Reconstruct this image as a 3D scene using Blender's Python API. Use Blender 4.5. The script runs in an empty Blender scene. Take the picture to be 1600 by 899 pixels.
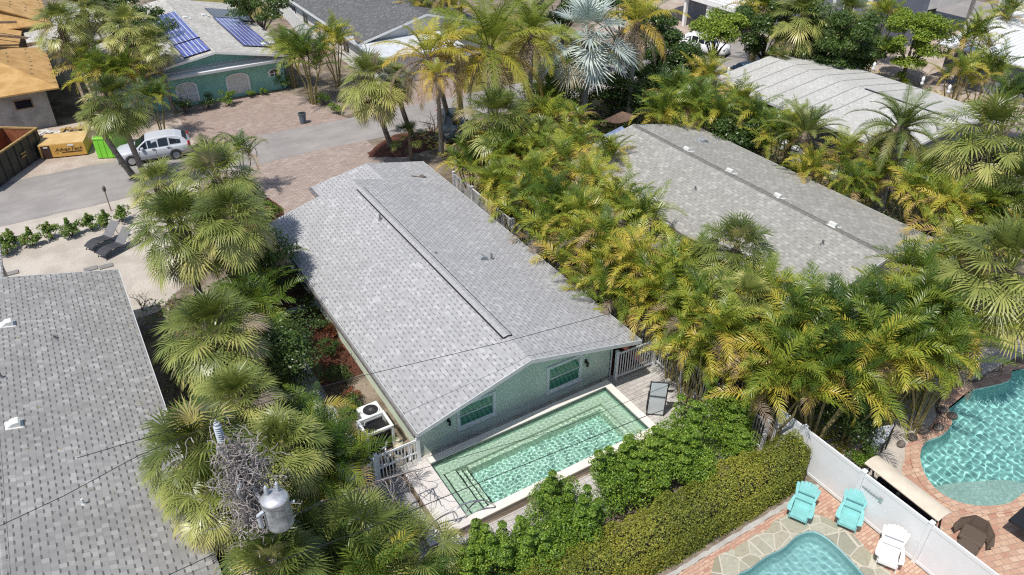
import bpy, bmesh, math, random
import numpy as np
from math import radians as R, sin, cos, pi
from mathutils import Vector, Matrix
from mathutils.geometry import tessellate_polygon

scene = bpy.context.scene
# ------------------------------------------------------------------ camera
CAM_H = 21.0; FPX = 1186.0; TILT = R(34.15); YAW = R(31.6)
cam = bpy.data.objects.new('camera', bpy.data.cameras.new('camera'))
scene.collection.objects.link(cam); scene.camera = cam
cam.location = (0, 0, CAM_H)
cam.rotation_euler = (pi/2 - TILT, 0, -YAW)
cam.data.sensor_width = 36.0; cam.data.lens = 36.0*FPX/1600.0
cam.data.clip_start = 0.1; cam.data.clip_end = 1500
# ------------------------------------------------------------------ world, sun
SUN = Vector((-0.46, -0.18, 1.0)).normalized()
world = bpy.data.worlds.new('World'); scene.world = world; world.use_nodes = True
wn = world.node_tree
sky = wn.nodes.new('ShaderNodeTexSky'); sky.sky_type = 'NISHITA'; sky.sun_disc = False
sky.sun_elevation = math.asin(SUN.z); sky.sun_rotation = math.atan2(SUN.x, SUN.y) % (2*pi)
sky.air_density = 1.0; sky.dust_density = 1.2
wn.links.new(sky.outputs[0], wn.nodes['Background'].inputs[0])
wn.nodes['Background'].inputs[1].default_value = 0.135
sl = bpy.data.lights.new('sun', 'SUN'); sl.energy = 4.5; sl.angle = R(0.5); sl.color = (1.0, 0.955, 0.88)
sl.cycles.is_caustics_light = True
so = bpy.data.objects.new('sun', sl); scene.collection.objects.link(so)
so.rotation_euler = SUN.to_track_quat('Z', 'Y').to_euler()
scene.view_settings.view_transform = 'Standard'; scene.view_settings.look = 'None'
scene.view_settings.exposure = 0.02; scene.view_settings.gamma = 1.0
scene.render.engine = 'CYCLES'
cy = scene.cycles
cy.max_bounces = 8; cy.diffuse_bounces = 5; cy.glossy_bounces = 3; cy.transmission_bounces = 6
cy.transparent_max_bounces = 12; cy.caustics_reflective = False; cy.caustics_refractive = True; cy.blur_glossy = .5
cy.use_denoising = False; cy.filter_width = 1.2; cy.sample_clamp_indirect = 2.5
cy.use_adaptive_sampling = False
try: cy.denoising_input_passes = 'RGB_ALBEDO_NORMAL'; cy.denoising_prefilter = 'ACCURATE'
except Exception: pass

# ------------------------------------------------------------------ helpers
_fw = np.array([sin(YAW)*cos(TILT), cos(YAW)*cos(TILT), -sin(TILT)])
_rt = np.array([cos(YAW), -sin(YAW), 0.0]); _up = np.cross(_rt, _fw)
def W(u, v, z=0.0):
    """world point at height z that the photo pixel (1600x899) shows"""
    d = _fw*FPX + _rt*(u-800) + _up*(449.5-v)
    p = np.array([0, 0, CAM_H]) + d*((z-CAM_H)/d[2])
    return Vector((float(p[0]), float(p[1]), z))
def link(o): scene.collection.objects.link(o); return o
def tag(o, label=None, cat=None, group=None, kind=None):
    if label: o['label'] = label
    if cat: o['category'] = cat
    if group: o['group'] = group
    if kind: o['kind'] = kind
    return o
def thing(name, label, cat, loc=(0, 0, 0), rz=0.0, group=None):
    o = bpy.data.objects.new(name, None); link(o)
    o.location = loc; o.rotation_euler = (0, 0, rz); o.empty_display_size = .3
    return tag(o, label, cat, group)
def rawmesh(name, V, F, age=None):
    me = bpy.data.meshes.new(name)
    me.from_pydata(V, [], F)
    if age is not None:
        a = me.attributes.new('age', 'FLOAT', 'FACE'); a.data.foreach_set('value', np.asarray(age, dtype=np.float32))
    me.update(); return me
def meshobj(name, me, mat, parent=None, smooth=False):
    if mat and not me.materials: me.materials.append(mat)
    o = bpy.data.objects.new(name, me); link(o)
    if parent: o.parent = parent
    if smooth: me.polygons.foreach_set('use_smooth', [True]*len(me.polygons))
    return o
def copy_tree(o, parent=None):
    c = o.copy(); link(c); c.parent = parent
    for ch in list(o.children): copy_tree(ch, c)
    return c

class MB:
    def __init__(s): s.V = []; s.F = []; s.A = []
    def add(s, V, F, M=None, age=0.0):
        b = len(s.V)
        if M is not None: V = [M @ Vector(v) for v in V]
        s.V += [tuple(v) for v in V]; s.F += [tuple(i+b for i in f) for f in F]; s.A += [age]*len(F)
        return s
    def box(s, x0, x1, y0, y1, z0, z1, M=None):
        V = [(x0,y0,z0),(x1,y0,z0),(x1,y1,z0),(x0,y1,z0),(x0,y0,z1),(x1,y0,z1),(x1,y1,z1),(x0,y1,z1)]
        F = [(3,2,1,0),(4,5,6,7),(0,1,5,4),(1,2,6,5),(2,3,7,6),(3,0,4,7)]
        return s.add(V, F, M)
    def poly(s, pts, M=None): return s.add(pts, [tuple(range(len(pts)))], M)
    def prism(s, pts, z0, z1, M=None):
        """pts counter-clockwise in xy"""
        n = len(pts); V = [(p[0],p[1],z0) for p in pts]+[(p[0],p[1],z1) for p in pts]
        F = [tuple(range(n-1,-1,-1)), tuple(range(n,2*n))]+[(i,(i+1)%n,n+(i+1)%n,n+i) for i in range(n)]
        return s.add(V, F, M)
    def slab(s, pts3, t):
        """sheet through pts3 (ccw from above) thickened downward by t"""
        n = len(pts3); V = list(pts3)+[(p[0],p[1],p[2]-t) for p in pts3]
        F = [tuple(range(n)), tuple(range(2*n-1,n-1,-1))]+[(i,n+i,n+(i+1)%n,(i+1)%n) for i in range(n)]
        return s.add(V, F)
    def tube(s, pts, r, n=8, cap=True, M=None, age=0.0):
        pts = [Vector(p) for p in pts]; m = len(pts)
        if not hasattr(r, '__len__'): r = [r]*m
        V = []; F = []; ref = None
        for i, p in enumerate(pts):
            t = (pts[min(i+1,m-1)]-pts[max(i-1,0)]).normalized()
            if ref is None: ref = t.orthogonal().normalized()
            ref = (ref - t*ref.dot(t)).normalized(); b = t.cross(ref)
            for k in range(n):
                a = 2*pi*k/n; V.append(p+(ref*cos(a)+b*sin(a))*r[i])
        for i in range(m-1):
            for k in range(n):
                F.append((i*n+k, i*n+(k+1)%n, (i+1)*n+(k+1)%n, (i+1)*n+k))
        if cap: F += [tuple(range(n-1,-1,-1)), tuple(range((m-1)*n, m*n))]
        return s.add(V, F, M, age)
    def cyl(s, x, y, z0, z1, r, r2=None, n=16, M=None):
        return s.tube([(x,y,z0),(x,y,z1)], [r, r if r2 is None else r2], n, True, M)
    def lathe(s, prof, n=20, M=None):
        V = []; F = []
        for (r, z) in prof:
            for k in range(n):
                a = 2*pi*k/n; V.append((r*cos(a), r*sin(a), z))
        for i in range(len(prof)-1):
            for k in range(n): F.append((i*n+k, i*n+(k+1)%n, (i+1)*n+(k+1)%n, (i+1)*n+k))
        F += [tuple(range(n-1,-1,-1)), tuple(range((len(prof)-1)*n, len(prof)*n))]
        return s.add(V, F, M)
    def build(s, name, mat, parent=None, smooth=False, bevel=0, age=False):
        me = rawmesh(name, s.V, s.F, s.A if age else None)
        o = meshobj(name, me, mat, parent, smooth)
        if bevel:
            m = o.modifiers.new('bevel', 'BEVEL'); m.width = bevel; m.segments = 2; m.limit_method = 'ANGLE'
        return o
def TR(x=0, y=0, z=0, rz=0, rx=0, ry=0):
    return Matrix.Translation((x,y,z)) @ Matrix.Rotation(rz,4,'Z') @ Matrix.Rotation(ry,4,'Y') @ Matrix.Rotation(rx,4,'X')
def sheet(name, loops, z, mat, kind='structure', parent=None):
    L = [[Vector((p[0],p[1],0)) for p in lp] for lp in loops]
    tri = tessellate_polygon(L); V = [(p[0],p[1],z) for lp in loops for p in lp]
    F = []
    for t in tri:
        a, b, c = [Vector(V[i]) for i in t]
        F.append(t if (b-a).cross(c-a).z > 0 else (t[0],t[2],t[1]))
    o = meshobj(name, rawmesh(name, V, F), mat, parent)
    if kind: o['kind'] = kind
    return o
def rect(x0, x1, y0, y1): return [(x0,y0),(x1,y0),(x1,y1),(x0,y1)]
def smoothloop(pts, k=6):
    """closed Catmull-Rom through pts"""
    out = []; n = len(pts)
    for i in range(n):
        p0,p1,p2,p3 = [np.array(pts[(i+j-1)%n][:2], float) for j in range(4)]
        for j in range(k):
            t = j/k
            out.append(tuple(0.5*((2*p1)+(-p0+p2)*t+(2*p0-5*p1+4*p2-p3)*t*t+(-p0+3*p1-3*p2+p3)*t**3)))
    return out
def offset(loop, d):
    """grow a ccw loop outward by d"""
    n = len(loop); out = []
    for i in range(n):
        a = np.array(loop[i-1]); b = np.array(loop[(i+1)%n]); t = b-a; t = t/np.linalg.norm(t)
        out.append((loop[i][0]+t[1]*d, loop[i][1]-t[0]*d))
    return out
def wobble(pts, amp, step, seed=0, closed=True):
    """subdivide the edges and push the points about: a natural border"""
    rr = random.Random(seed); out = []
    n = len(pts)
    for i in range(n if closed else n-1):
        a = Vector(pts[i][:2]); b = Vector(pts[(i+1)%n][:2]); m = max(1, int((b-a).length/step))
        for j in range(m):
            p = a.lerp(b, j/m); out.append((p.x+rr.uniform(-amp,amp), p.y+rr.uniform(-amp,amp)))
    return out

# ------------------------------------------------------------------ materials
class NT:
    def __init__(s, name):
        s.m = bpy.data.materials.new(name); s.m.use_nodes = True; s.t = s.m.node_tree; s.n = s.t.nodes
        s.b = s.n['Principled BSDF']; s.out = s.n['Material Output']
        s.tc = None
    def node(s, typ, **kw):
        x = s.n.new(typ)
        for k, v in kw.items(): setattr(x, k, v)
        return x
    def L(s, a, b): s.t.links.new(a, b)
    def co(s, sc=(1,1,1), rot=(0,0,0)):
        if not s.tc: s.tc = s.node('ShaderNodeTexCoord')
        mp = s.node('ShaderNodeMapping'); mp.inputs['Scale'].default_value = sc; mp.inputs['Rotation'].default_value = rot
        s.L(s.tc.outputs['Object'], mp.inputs['Vector']); return mp.outputs[0]
    def noise(s, scale, detail=4, rough=.55, sc=(1,1,1), dist=0):
        x = s.node('ShaderNodeTexNoise'); x.inputs['Scale'].default_value = scale; x.inputs['Detail'].default_value = detail
        x.inputs['Roughness'].default_value = rough; x.inputs['Distortion'].default_value = dist
        s.L(s.co(sc), x.inputs['Vector']); return x.outputs['Fac']
    def ramp(s, fac, stops, interp='LINEAR'):
        x = s.node('ShaderNodeValToRGB'); x.color_ramp.interpolation = interp; e = x.color_ramp.elements
        while len(e) < len(stops): e.new(.5)
        for i, (p, c) in enumerate(stops):
            e[i].position = p; e[i].color = (c if len(c) == 4 else (*c, 1)) if hasattr(c, '__len__') else (c, c, c, 1)
        s.L(fac, x.inputs[0]); return x.outputs[0]
    def math(s, op, a, b=None, c=None):
        x = s.node('ShaderNodeMath', operation=op)
        for i, v in enumerate((a, b, c)):
            if v is None: continue
            if isinstance(v, (int, float)): x.inputs[i].default_value = v
            else: s.L(v, x.inputs[i])
        return x.outputs[0]
    def mix(s, fac, a, b, mode='MIX'):
        x = s.node('ShaderNodeMix', data_type='RGBA', blend_type=mode)
        if isinstance(fac, (int, float)): x.inputs[0].default_value = fac
        else: s.L(fac, x.inputs[0])
        for i, v in ((6, a), (7, b)):
            if hasattr(v, '__len__'): x.inputs[i].default_value = (*v, 1) if len(v) == 3 else v
            else: s.L(v, x.inputs[i])
        return x.outputs[2]
    def bump(s, h, strength=.3, dist=.02):
        x = s.node('ShaderNodeBump'); x.inputs['Strength'].default_value = strength; x.inputs['Distance'].default_value = dist
        s.L(h, x.inputs['Height']); s.L(x.outputs[0], s.b.inputs['Normal'])
    def set(s, col=None, rough=.8, metal=0, spec=None):
        if col is not None:
            if hasattr(col, '__len__'): s.b.inputs['Base Color'].default_value = (*col, 1)
            else: s.L(col, s.b.inputs['Base Color'])
        s.b.inputs['Roughness'].default_value = rough; s.b.inputs['Metallic'].default_value = metal
        if spec is not None: s.b.inputs['Specular IOR Level'].default_value = spec
        return s.m
def paint(name, col, rough=.55, var=.12, scale=3.0, metal=0, bump=0, spec=.4):
    m = NT(name); f = m.noise(scale, 6)
    lo = [max(0, c*(1-var*1.6)) for c in col]; hi = [min(1, c*(1+var*.6)) for c in col]
    if bump: m.bump(m.noise(60, 3), bump, .01)
    return m.set(m.ramp(f, [(.3, lo), (.65, hi)]), rough, metal, spec)
def two(name, c1, c2, scale, lo=.4, hi=.6, rough=.9, c3=None, s3=30, bump=.3, bs=25, detail=6, k3=.35, dist=.03):
    """ground-like material: two colours by a broad noise, a third by a fine one"""
    m = NT(name); f = m.noise(scale, detail, .6); c = m.ramp(f, [(lo, c1), (hi, c2)])
    if c3 is not None:
        g = m.noise(s3, 5, .7); c = m.mix(m.ramp(g, [(.46, 0), (.64, k3)]), c, c3)
    g2 = m.noise(s3*3.1, 3, .7); c = m.mix(m.ramp(g2, [(.3, .35), (.7, 0)]), c, (0.03,0.028,0.025))
    m.bump(m.noise(bs, 6, .7), bump, dist)
    return m.set(c, rough, 0, .25)
def shingle(name, lo, hi, dash, row=.19, tab=.36, stain=(.2,.2,.2), stk=.25, dk=.75, axis='y'):
    """laminated roof shingles: courses parallel to the ridge, random tabs, dark butt lines of printed band and painted tab shadow"""
    m = NT(name)
    sx = m.node('ShaderNodeSeparateXYZ'); m.L(m.co(), sx.inputs[0])
    cx, cyy = (sx.outputs[0], sx.outputs[1]) if axis == 'y' else (sx.outputs[1], sx.outputs[0])
    a = m.math('DIVIDE', cx, row); r = m.math('FLOOR', a); fx = m.math('FRACT', a)
    w1 = m.node('ShaderNodeTexWhiteNoise', noise_dimensions='1D'); m.L(r, w1.inputs['W'])
    par = m.math('MULTIPLY', m.math('MODULO', m.math('ADD', r, 4000.0), 2.0), .5)
    b = m.math('ADD', m.math('DIVIDE', cyy, tab), m.math('ADD', par, m.math('MULTIPLY', w1.outputs[0], .22)))
    cb = m.math('FLOOR', b); fb = m.math('FRACT', b)
    cv = m.node('ShaderNodeCombineXYZ'); m.L(r, cv.inputs[0]); m.L(cb, cv.inputs[1])
    w2 = m.node('ShaderNodeTexWhiteNoise', noise_dimensions='2D'); m.L(cv.outputs[0], w2.inputs['Vector'])
    half = m.math('GREATER_THAN', fb, .52)
    cv3 = m.node('ShaderNodeCombineXYZ'); m.L(r, cv3.inputs[0]); m.L(m.math('FLOOR', m.math('MULTIPLY', b, 2.0)), cv3.inputs[1]); cv3.inputs[2].default_value = 7
    w3 = m.node('ShaderNodeTexWhiteNoise', noise_dimensions='3D'); m.L(cv3.outputs[0], w3.inputs['Vector'])
    tone = m.ramp(w3.outputs[0], [(0, lo), (.8, [(x+y)/2 for x, y in zip(lo, hi)]), (.93, hi), (1, hi)])
    # dark dash: printed line and the raised half tab's shadow, both in the colour
    d = m.math('MULTIPLY', m.math('LESS_THAN', fx, .24), m.math('MULTIPLY', half, m.math('LESS_THAN', w2.outputs[0], .86)))
    col = m.mix(m.math('MULTIPLY', d, dk), tone, dash)
    seam = m.math('LESS_THAN', fx, .07); col = m.mix(m.math('MULTIPLY', seam, .35), col, dash)
    big = m.noise(.35, 5, .6); col = m.mix(m.ramp(big, [(.45, 0), (.75, stk)]), col, stain)
    streak = m.noise(1.3, 5, .6, sc=(.25, 1.6, 1) if axis == 'y' else (1.6, .25, 1)); col = m.mix(m.ramp(streak, [(.5, 0), (.8, stk*.8)]), col, stain)
    gr = m.noise(140, 2, .8); col = m.mix(m.ramp(gr, [(.35, .25), (.65, 0)]), col, dash)
    h = m.math('ADD', m.math('MULTIPLY', m.math('SUBTRACT', 1.0, d), .6), m.math('MULTIPLY', w3.outputs[0], .4))
    m.bump(h, .5, .012)
    return m.set(col, .92, 0, .2)
def pavers(name, cols, w, h, mortar, rot=0, msize=.02, rough=.85, offs=.5, dirt=.3, mcol=None):
    m = NT(name); v = m.co((1,1,1), (0,0,rot))
    b = m.node('ShaderNodeTexBrick', offset=offs); m.L(v, b.inputs['Vector'])
    b.inputs['Scale'].default_value = 1; b.inputs['Brick Width'].default_value = w; b.inputs['Row Height'].default_value = h
    b.inputs['Mortar Size'].default_value = msize*min(w,h); b.inputs['Mortar Smooth'].default_value = .1
    b.inputs['Color1'].default_value = (0,0,0,1); b.inputs['Color2'].default_value = (1,1,1,1); b.inputs['Mortar'].default_value = (.5,.5,.5,1)
    c = m.ramp(b.outputs['Color'], [(i/max(1,len(cols)-1), k) for i, k in enumerate(cols)])
    c = m.mix(m.math('MULTIPLY', b.outputs['Fac'], .8), c, mortar)
    n = m.noise(.6, 5, .6); c = m.mix(m.ramp(n, [(.42, 0), (.7, dirt)]), c, mcol or mortar)
    n2 = m.noise(22, 4, .7); c = m.mix(m.ramp(n2, [(.35, .3), (.6, 0)]), c, [x*.4 for x in mortar])
    m.bump(m.math('SUBTRACT', m.math('MULTIPLY', n2, .3), b.outputs['Fac']), .5, .01)
    return m.set(c, rough, 0, .3)
def leafmat(name, stops, trans=.35, rough=.45, var=.12, spec=.35):
    """living leaf: colour by each leaf's own age, some light passes through"""
    m = NT(name)
    at = m.node('ShaderNodeAttribute', attribute_name='age'); oi = m.node('ShaderNodeObjectInfo')
    nz = m.noise(1.7, 3, .6)
    f = m.math('ADD', at.outputs['Fac'], m.math('MULTIPLY', m.math('SUBTRACT', oi.outputs['Random'], .5), var))
    f = m.math('ADD', f, m.math('MULTIPLY', m.math('SUBTRACT', nz, .5), .30))
    c = m.ramp(f, stops); m.set(c, rough, 0, spec)
    tr = m.node('ShaderNodeBsdfTranslucent'); m.L(m.mix(.35, c, (.5,.55,.05), 'MIX'), tr.inputs[0])
    mx = m.node('ShaderNodeMixShader'); mx.inputs[0].default_value = trans
    m.L(m.b.outputs[0], mx.inputs[1]); m.L(tr.outputs[0], mx.inputs[2]); m.L(mx.outputs[0], m.out.inputs[0])
    return m.m

M = {}
M['roof_main'] = shingle('shingle_pale_grey', (.36,.36,.365), (.475,.475,.48), (.11,.11,.115), row=.17, tab=.33, stain=(.24,.24,.245), stk=.32, dk=.68)
M['roof_left'] = shingle('shingle_mid_grey', (.285,.28,.275), (.43,.425,.415), (.06,.06,.06), row=.185, tab=.32, stain=(.17,.165,.155), stk=.4, dk=.8)
M['roof_right'] = shingle('shingle_weathered', (.29,.285,.26), (.43,.42,.385), (.15,.145,.13), stain=(.20,.19,.165), stk=.3, dk=.5)
M['roof_far'] = shingle('shingle_far', (.40,.39,.36), (.62,.60,.55), (.2,.2,.19), stain=(.22,.21,.18), stk=.35, dk=.45)
M['roof_cream'] = shingle('shingle_cream', (.44,.435,.41), (.55,.545,.52), (.28,.275,.25), row=.19, stain=(.33,.325,.30), stk=.35, dk=.4)
M['roof_dark'] = shingle('shingle_charcoal', (.11,.112,.115), (.2,.2,.205), (.05,.05,.05), stain=(.08,.08,.08), stk=.3)
M['ridge'] = paint('ridge_cap_shingle', (.37,.37,.375), .9, .15, 9, bump=.4)
M['ridge_dark'] = paint('ridge_cap_worn', (.17,.165,.15), .95, .2, 5, bump=.4)
M['dark'] = paint('dark_rubber', (.025,.025,.028), .6, .2)
M['black'] = paint('black_metal', (.018,.018,.02), .4, .1)
M['white'] = paint('white_paint', (.80,.80,.79), .45, .05, 2)
M['vinyl'] = paint('white_vinyl', (.74,.755,.765), .35, .03, 1.5)
M['vent'] = paint('white_vent', (.66,.66,.63), .5, .1, 8)
M['lead'] = paint('lead_flashing', (.22,.22,.23), .5, .3, 9, metal=.3)
M['teal_wall'] = paint('stucco_sage', (.66,.75,.62), .9, .07, .9, bump=.25)
M['teal_wall2'] = paint('stucco_teal', (.28,.54,.46), .9, .08, 1.5, bump=.3)
M['grey_wall'] = paint('bare_block_wall', (.33,.31,.29), .95, .2, 1.5, bump=.6)
M['white_wall'] = paint('white_stucco', (.72,.71,.68), .9, .08, 1.5, bump=.4)
M['tan_wall'] = paint('tan_wall', (.45,.36,.28), .9, .12, 1.5, bump=.4)
M['blue_wall'] = paint('slate_siding', (.19,.21,.26), .8, .1, 1.2)
M['fascia'] = paint('fascia_grey', (.55,.57,.57), .5, .08, 4)
M['gutter'] = paint('gutter_aluminium', (.30,.28,.27), .45, .25, 7, metal=.4)
M['soffit'] = paint('soffit_shadow_vent', (.5,.5,.48), .8, .05)
M['steel'] = paint('brushed_steel', (.62,.63,.64), .28, .08, 12, metal=.9)
M['galv'] = paint('weathered_aluminium', (.55,.56,.58), .42, .2, 7, metal=.55)
M['galv_dull'] = paint('dull_transformer_paint', (.36,.38,.39), .5, .35, 5, metal=.1)
M['porcelain'] = paint('grey_porcelain', (.42,.46,.50), .2, .08, 5)
M['wood_pole'] = two('weathered_pole_wood', (.16,.14,.12), (.27,.24,.21), 3, c3=(.10,.08,.07), s3=14, bump=.5)
M['plywood'] = two('osb_sheathing', (.50,.30,.11), (.66,.42,.18), 1.1, c3=(.40,.22,.07), s3=16, bump=.25, bs=30, k3=.55)
M['beam'] = paint('rough_lumber', (.25,.17,.11), .9, .3, 6)
M['rust'] = two('rusty_steel', (.24,.075,.03), (.36,.13,.06), 2.2, c3=(.12,.05,.03), s3=9, rough=.8)
M['dump_paint'] = two('dumpster_grey_paint', (.045,.05,.047), (.075,.08,.07), 2, c3=(.14,.07,.03), s3=10, rough=.6)
M['dump_rim'] = paint('worn_ochre_rim', (.36,.24,.09), .7, .3, 8)
M['green_plastic'] = paint('lime_green_plastic', (.22,.62,.05), .4, .08, 2)
M['bin'] = paint('slate_plastic_bin', (.11,.14,.17), .5, .15, 5)
M['chair_teal'] = paint('aqua_painted_wood', (.25,.56,.55), .45, .08, 3)
M['chair_white'] = paint('white_painted_wood', (.80,.79,.77), .45, .05, 3)
M['wicker'] = None
M['sling'] = paint('charcoal_sling_fabric', (.05,.052,.058), .75, .15, 4, bump=.4)
M['sling_grey'] = paint('grey_sling_fabric', (.17,.17,.175), .75, .12, 4, bump=.4)
M['concrete'] = two('concrete_pad', (.45,.43,.40), (.55,.53,.50), 1.5, c3=(.3,.28,.26), s3=12, bump=.2)
M['filter'] = paint('cream_filter_plastic', (.66,.60,.45), .35, .06, 4)
M['pvc'] = paint('white_pvc_pipe', (.78,.78,.76), .35, .05, 4)
M['canvas'] = paint('cream_canvas', (.60,.53,.43), .9, .08, 3, bump=.3)
M['sling_pale'] = paint('pale_grey_sling', (.62,.67,.69), .5, .08, 3)
M['canvas_tan'] = paint('tan_tarp', (.30,.20,.15), .9, .2, 3, bump=.4)
M['canvas_white'] = paint('white_canvas', (.74,.75,.78), .85, .05, 2, bump=.3)
M['cushion'] = paint('black_cushion', (.014,.011,.012), .85, .2, 5)
M['car_white'] = paint('silver_car_paint', (.50,.52,.56), .18, .02, 1, spec=.6)
M['car_blue'] = paint('pale_blue_car_paint', (.30,.42,.52), .2, .04, 1, spec=.6)
M['car_dark'] = paint('dark_car_paint', (.02,.03,.035), .15, .05, 1, spec=.6)
M['tyre'] = paint('tyre_rubber', (.02,.02,.021), .8, .1)
M['trim'] = paint('grey_trim', (.10,.10,.105), .6, .1)
M['redlight'] = paint('red_lamp_lens', (.40,.02,.02), .2, .05)
g = NT('window_glass_dark'); M['glass'] = g.set((.012,.016,.022), .06, 0, .7)
g = NT('window_glass_green')
sx = g.node('ShaderNodeSeparateXYZ'); g.L(g.co(), sx.inputs[0])
st = g.math('FRACT', g.math('MULTIPLY', g.math('ADD', sx.outputs[0], g.math('MULTIPLY', sx.outputs[2], .35)), 5.0))
M['glass_green'] = g.set(g.ramp(st, [(.0, (.05,.19,.13)), (.45, (.07,.26,.18)), (.5, (.12,.34,.25)), (1, (.05,.17,.12))]), .07, 0, .8)
# solar panel cells
def solar(name, c1, c2, line):
    m = NT(name); v = m.co(); b = m.node('ShaderNodeTexBrick', offset=0.0); m.L(v, b.inputs['Vector'])
    b.inputs['Scale'].default_value = 1; b.inputs['Brick Width'].default_value = .33; b.inputs['Row Height'].default_value = .33
    b.inputs['Mortar Size'].default_value = .035; b.inputs['Color1'].default_value = (*c1,1); b.inputs['Color2'].default_value = (*c2,1); b.inputs['Mortar'].default_value = (*line,1)
    return m.set(b.outputs['Color'], .22, 0, .5)
M['solar_blue'] = solar('solar_cells_blue', (.012,.022,.22), (.022,.035,.34), (.50,.52,.60))
M['solar_dark'] = solar('solar_cells_dark', (.035,.037,.05), (.05,.05,.065), (.16,.16,.18))

M['asphalt'] = None
m = NT('old_asphalt'); c0 = m.ramp(m.noise(.45, 6, .6), [(.38,(.27,.25,.235)),(.62,(.345,.318,.30))])
c0 = m.mix(m.ramp(m.noise(1.4, 5, .65, sc=(.25,1,1)), [(.45,0),(.7,.5)]), c0, (.21,.195,.185))
c0 = m.mix(m.ramp(m.noise(60, 3, .8), [(.35,.4),(.6,0)]), c0, (.18,.175,.17))
vo = m.node('ShaderNodeTexVoronoi', feature='DISTANCE_TO_EDGE'); vo.inputs['Scale'].default_value = .42
wv_ = m.node('ShaderNodeMapping'); nz_ = m.node('ShaderNodeTexNoise'); nz_.inputs['Scale'].default_value = 1.2; m.L(m.co(), nz_.inputs['Vector'])
ad_ = m.node('ShaderNodeMix', data_type='RGBA', blend_type='ADD'); ad_.inputs[0].default_value = 1.6; m.L(m.co(), ad_.inputs[6]); m.L(nz_.outputs['Color'], ad_.inputs[7]); m.L(ad_.outputs[2], vo.inputs['Vector'])
c0 = m.mix(m.ramp(vo.outputs['Distance'], [(.003,.22),(.010,0)]), c0, (.16,.155,.15)); m.bump(m.noise(70,5,.7), .3, .02); M['asphalt'] = m.set(c0, .9, 0, .25)
M['ground'] = two('sandy_soil', (.16,.125,.09), (.34,.28,.22), .8, c3=(.08,.06,.04), s3=6, bump=.7, bs=12)
M['dirt'] = two('construction_sand', (.42,.34,.28), (.56,.48,.41), .7, c3=(.28,.21,.15), s3=7, bump=.5, bs=15)
M['shell'] = two('white_shell_gravel', (.50,.45,.39), (.64,.585,.515), .6, c3=(.36,.31,.26), s3=16, bump=.6, bs=35, k3=.6)
M['mulch'] = two('red_mulch', (.085,.03,.018), (.19,.062,.038), 2.2, c3=(.03,.016,.012), s3=14, bump=.9, bs=30, k3=.85)
M['grass'] = two('dry_lawn', (.13,.135,.03), (.25,.21,.06), 1.2, c3=(.30,.22,.09), s3=9, bump=.5, bs=60)
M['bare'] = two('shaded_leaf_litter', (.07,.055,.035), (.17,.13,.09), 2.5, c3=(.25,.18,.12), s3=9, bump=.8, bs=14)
M['dw_pink'] = pavers('driveway_pavers_pink', [(.30,.225,.19),(.40,.31,.265),(.35,.26,.22),(.46,.385,.34)], .3, .15, (.20,.155,.13), 0, .08)
M['dw_tan'] = pavers('driveway_pavers_tan', [(.31,.245,.21),(.41,.33,.285),(.36,.285,.245),(.46,.39,.345)], .34, .17, (.21,.165,.145), 0, .08)
M['pav_grey'] = pavers('patio_pavers_grey', [(.44,.42,.40),(.56,.54,.51),(.50,.47,.45)], .42, .2, (.27,.25,.24), 0, .06)
M['pav_walk'] = pavers('walk_pavers_slate', [(.30,.30,.31),(.42,.42,.42),(.36,.35,.36)], .4, .2, (.18,.17,.17), pi/2, .06)
M['deck'] = pavers('deck_tiles', [(.62,.58,.55),(.69,.65,.62),(.65,.61,.58)], 1.2, .6, (.45,.42,.40), 0, .02, dirt=.2, mcol=(.5,.46,.43))
M['brick_red'] = pavers('patio_brick_red', [(.42,.20,.14),(.56,.33,.24),(.62,.42,.30),(.50,.26,.19),(.58,.40,.30)], .23, .115, (.28,.19,.15), R(0), .1, dirt=.25, mcol=(.50,.40,.30))
M['brick_tan'] = pavers('patio_brick_tan', [(.50,.30,.21),(.58,.40,.28),(.46,.24,.17),(.62,.45,.33)], .30, .20, (.33,.24,.19), R(18), .07, dirt=.25, mcol=(.50,.36,.28))
M['cop'] = paint('pool_coping_stone', (.72,.68,.63), .7, .06, 2.5, bump=.2)
M['cop_face'] = paint('pool_wall_tile_tan', (.40,.33,.275), .8, .12, 4, bump=.2)
m = NT('flagstone'); v = m.node('ShaderNodeTexVoronoi', feature='F1'); v.inputs['Scale'].default_value = 1.7; m.L(m.co(), v.inputs['Vector'])
e = m.node('ShaderNodeTexVoronoi', feature='DISTANCE_TO_EDGE'); e.inputs['Scale'].default_value = 1.7; m.L(m.co(), e.inputs['Vector'])
c = m.ramp(v.outputs['Color'], [(0,(.24,.25,.22)),(.35,(.36,.33,.24)),(.6,(.42,.41,.33)),(1,(.28,.25,.17))])
c = m.mix(m.ramp(m.noise(8,5,.7), [(.4,0),(.65,.4)]), c, (.2,.19,.15)); c = m.mix(m.ramp(e.outputs['Distance'], [(.02,1),(.045,0)]), c, (.50,.46,.38))
m.bump(m.ramp(e.outputs['Distance'], [(.02,0),(.05,1)]), .5, .02); M['flag'] = m.set(c, .8, 0, .3)
def plaster(name, a, b, peb, s):
    m = NT(name); c = m.ramp(m.noise(1.2, 5, .6), [(.35, a), (.65, b)])
    c = m.mix(m.ramp(m.noise(s, 3, .7), [(.42, .5), (.6, 0)]), c, peb)
    return m.set(c, .7, 0, .2)
M['pool_ledge'] = plaster('pool_plaster_pebble', (.70,.76,.62), (.80,.84,.70), (.48,.56,.45), 26)
M['pool_floor'] = plaster('pool_plaster_aqua', (.56,.78,.68), (.64,.84,.75), (.48,.68,.58), 14)
M['pool_pebble'] = plaster('pool_beach_pebbles', (.62,.66,.60), (.72,.76,.70), (.28,.36,.33), 14)
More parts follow.
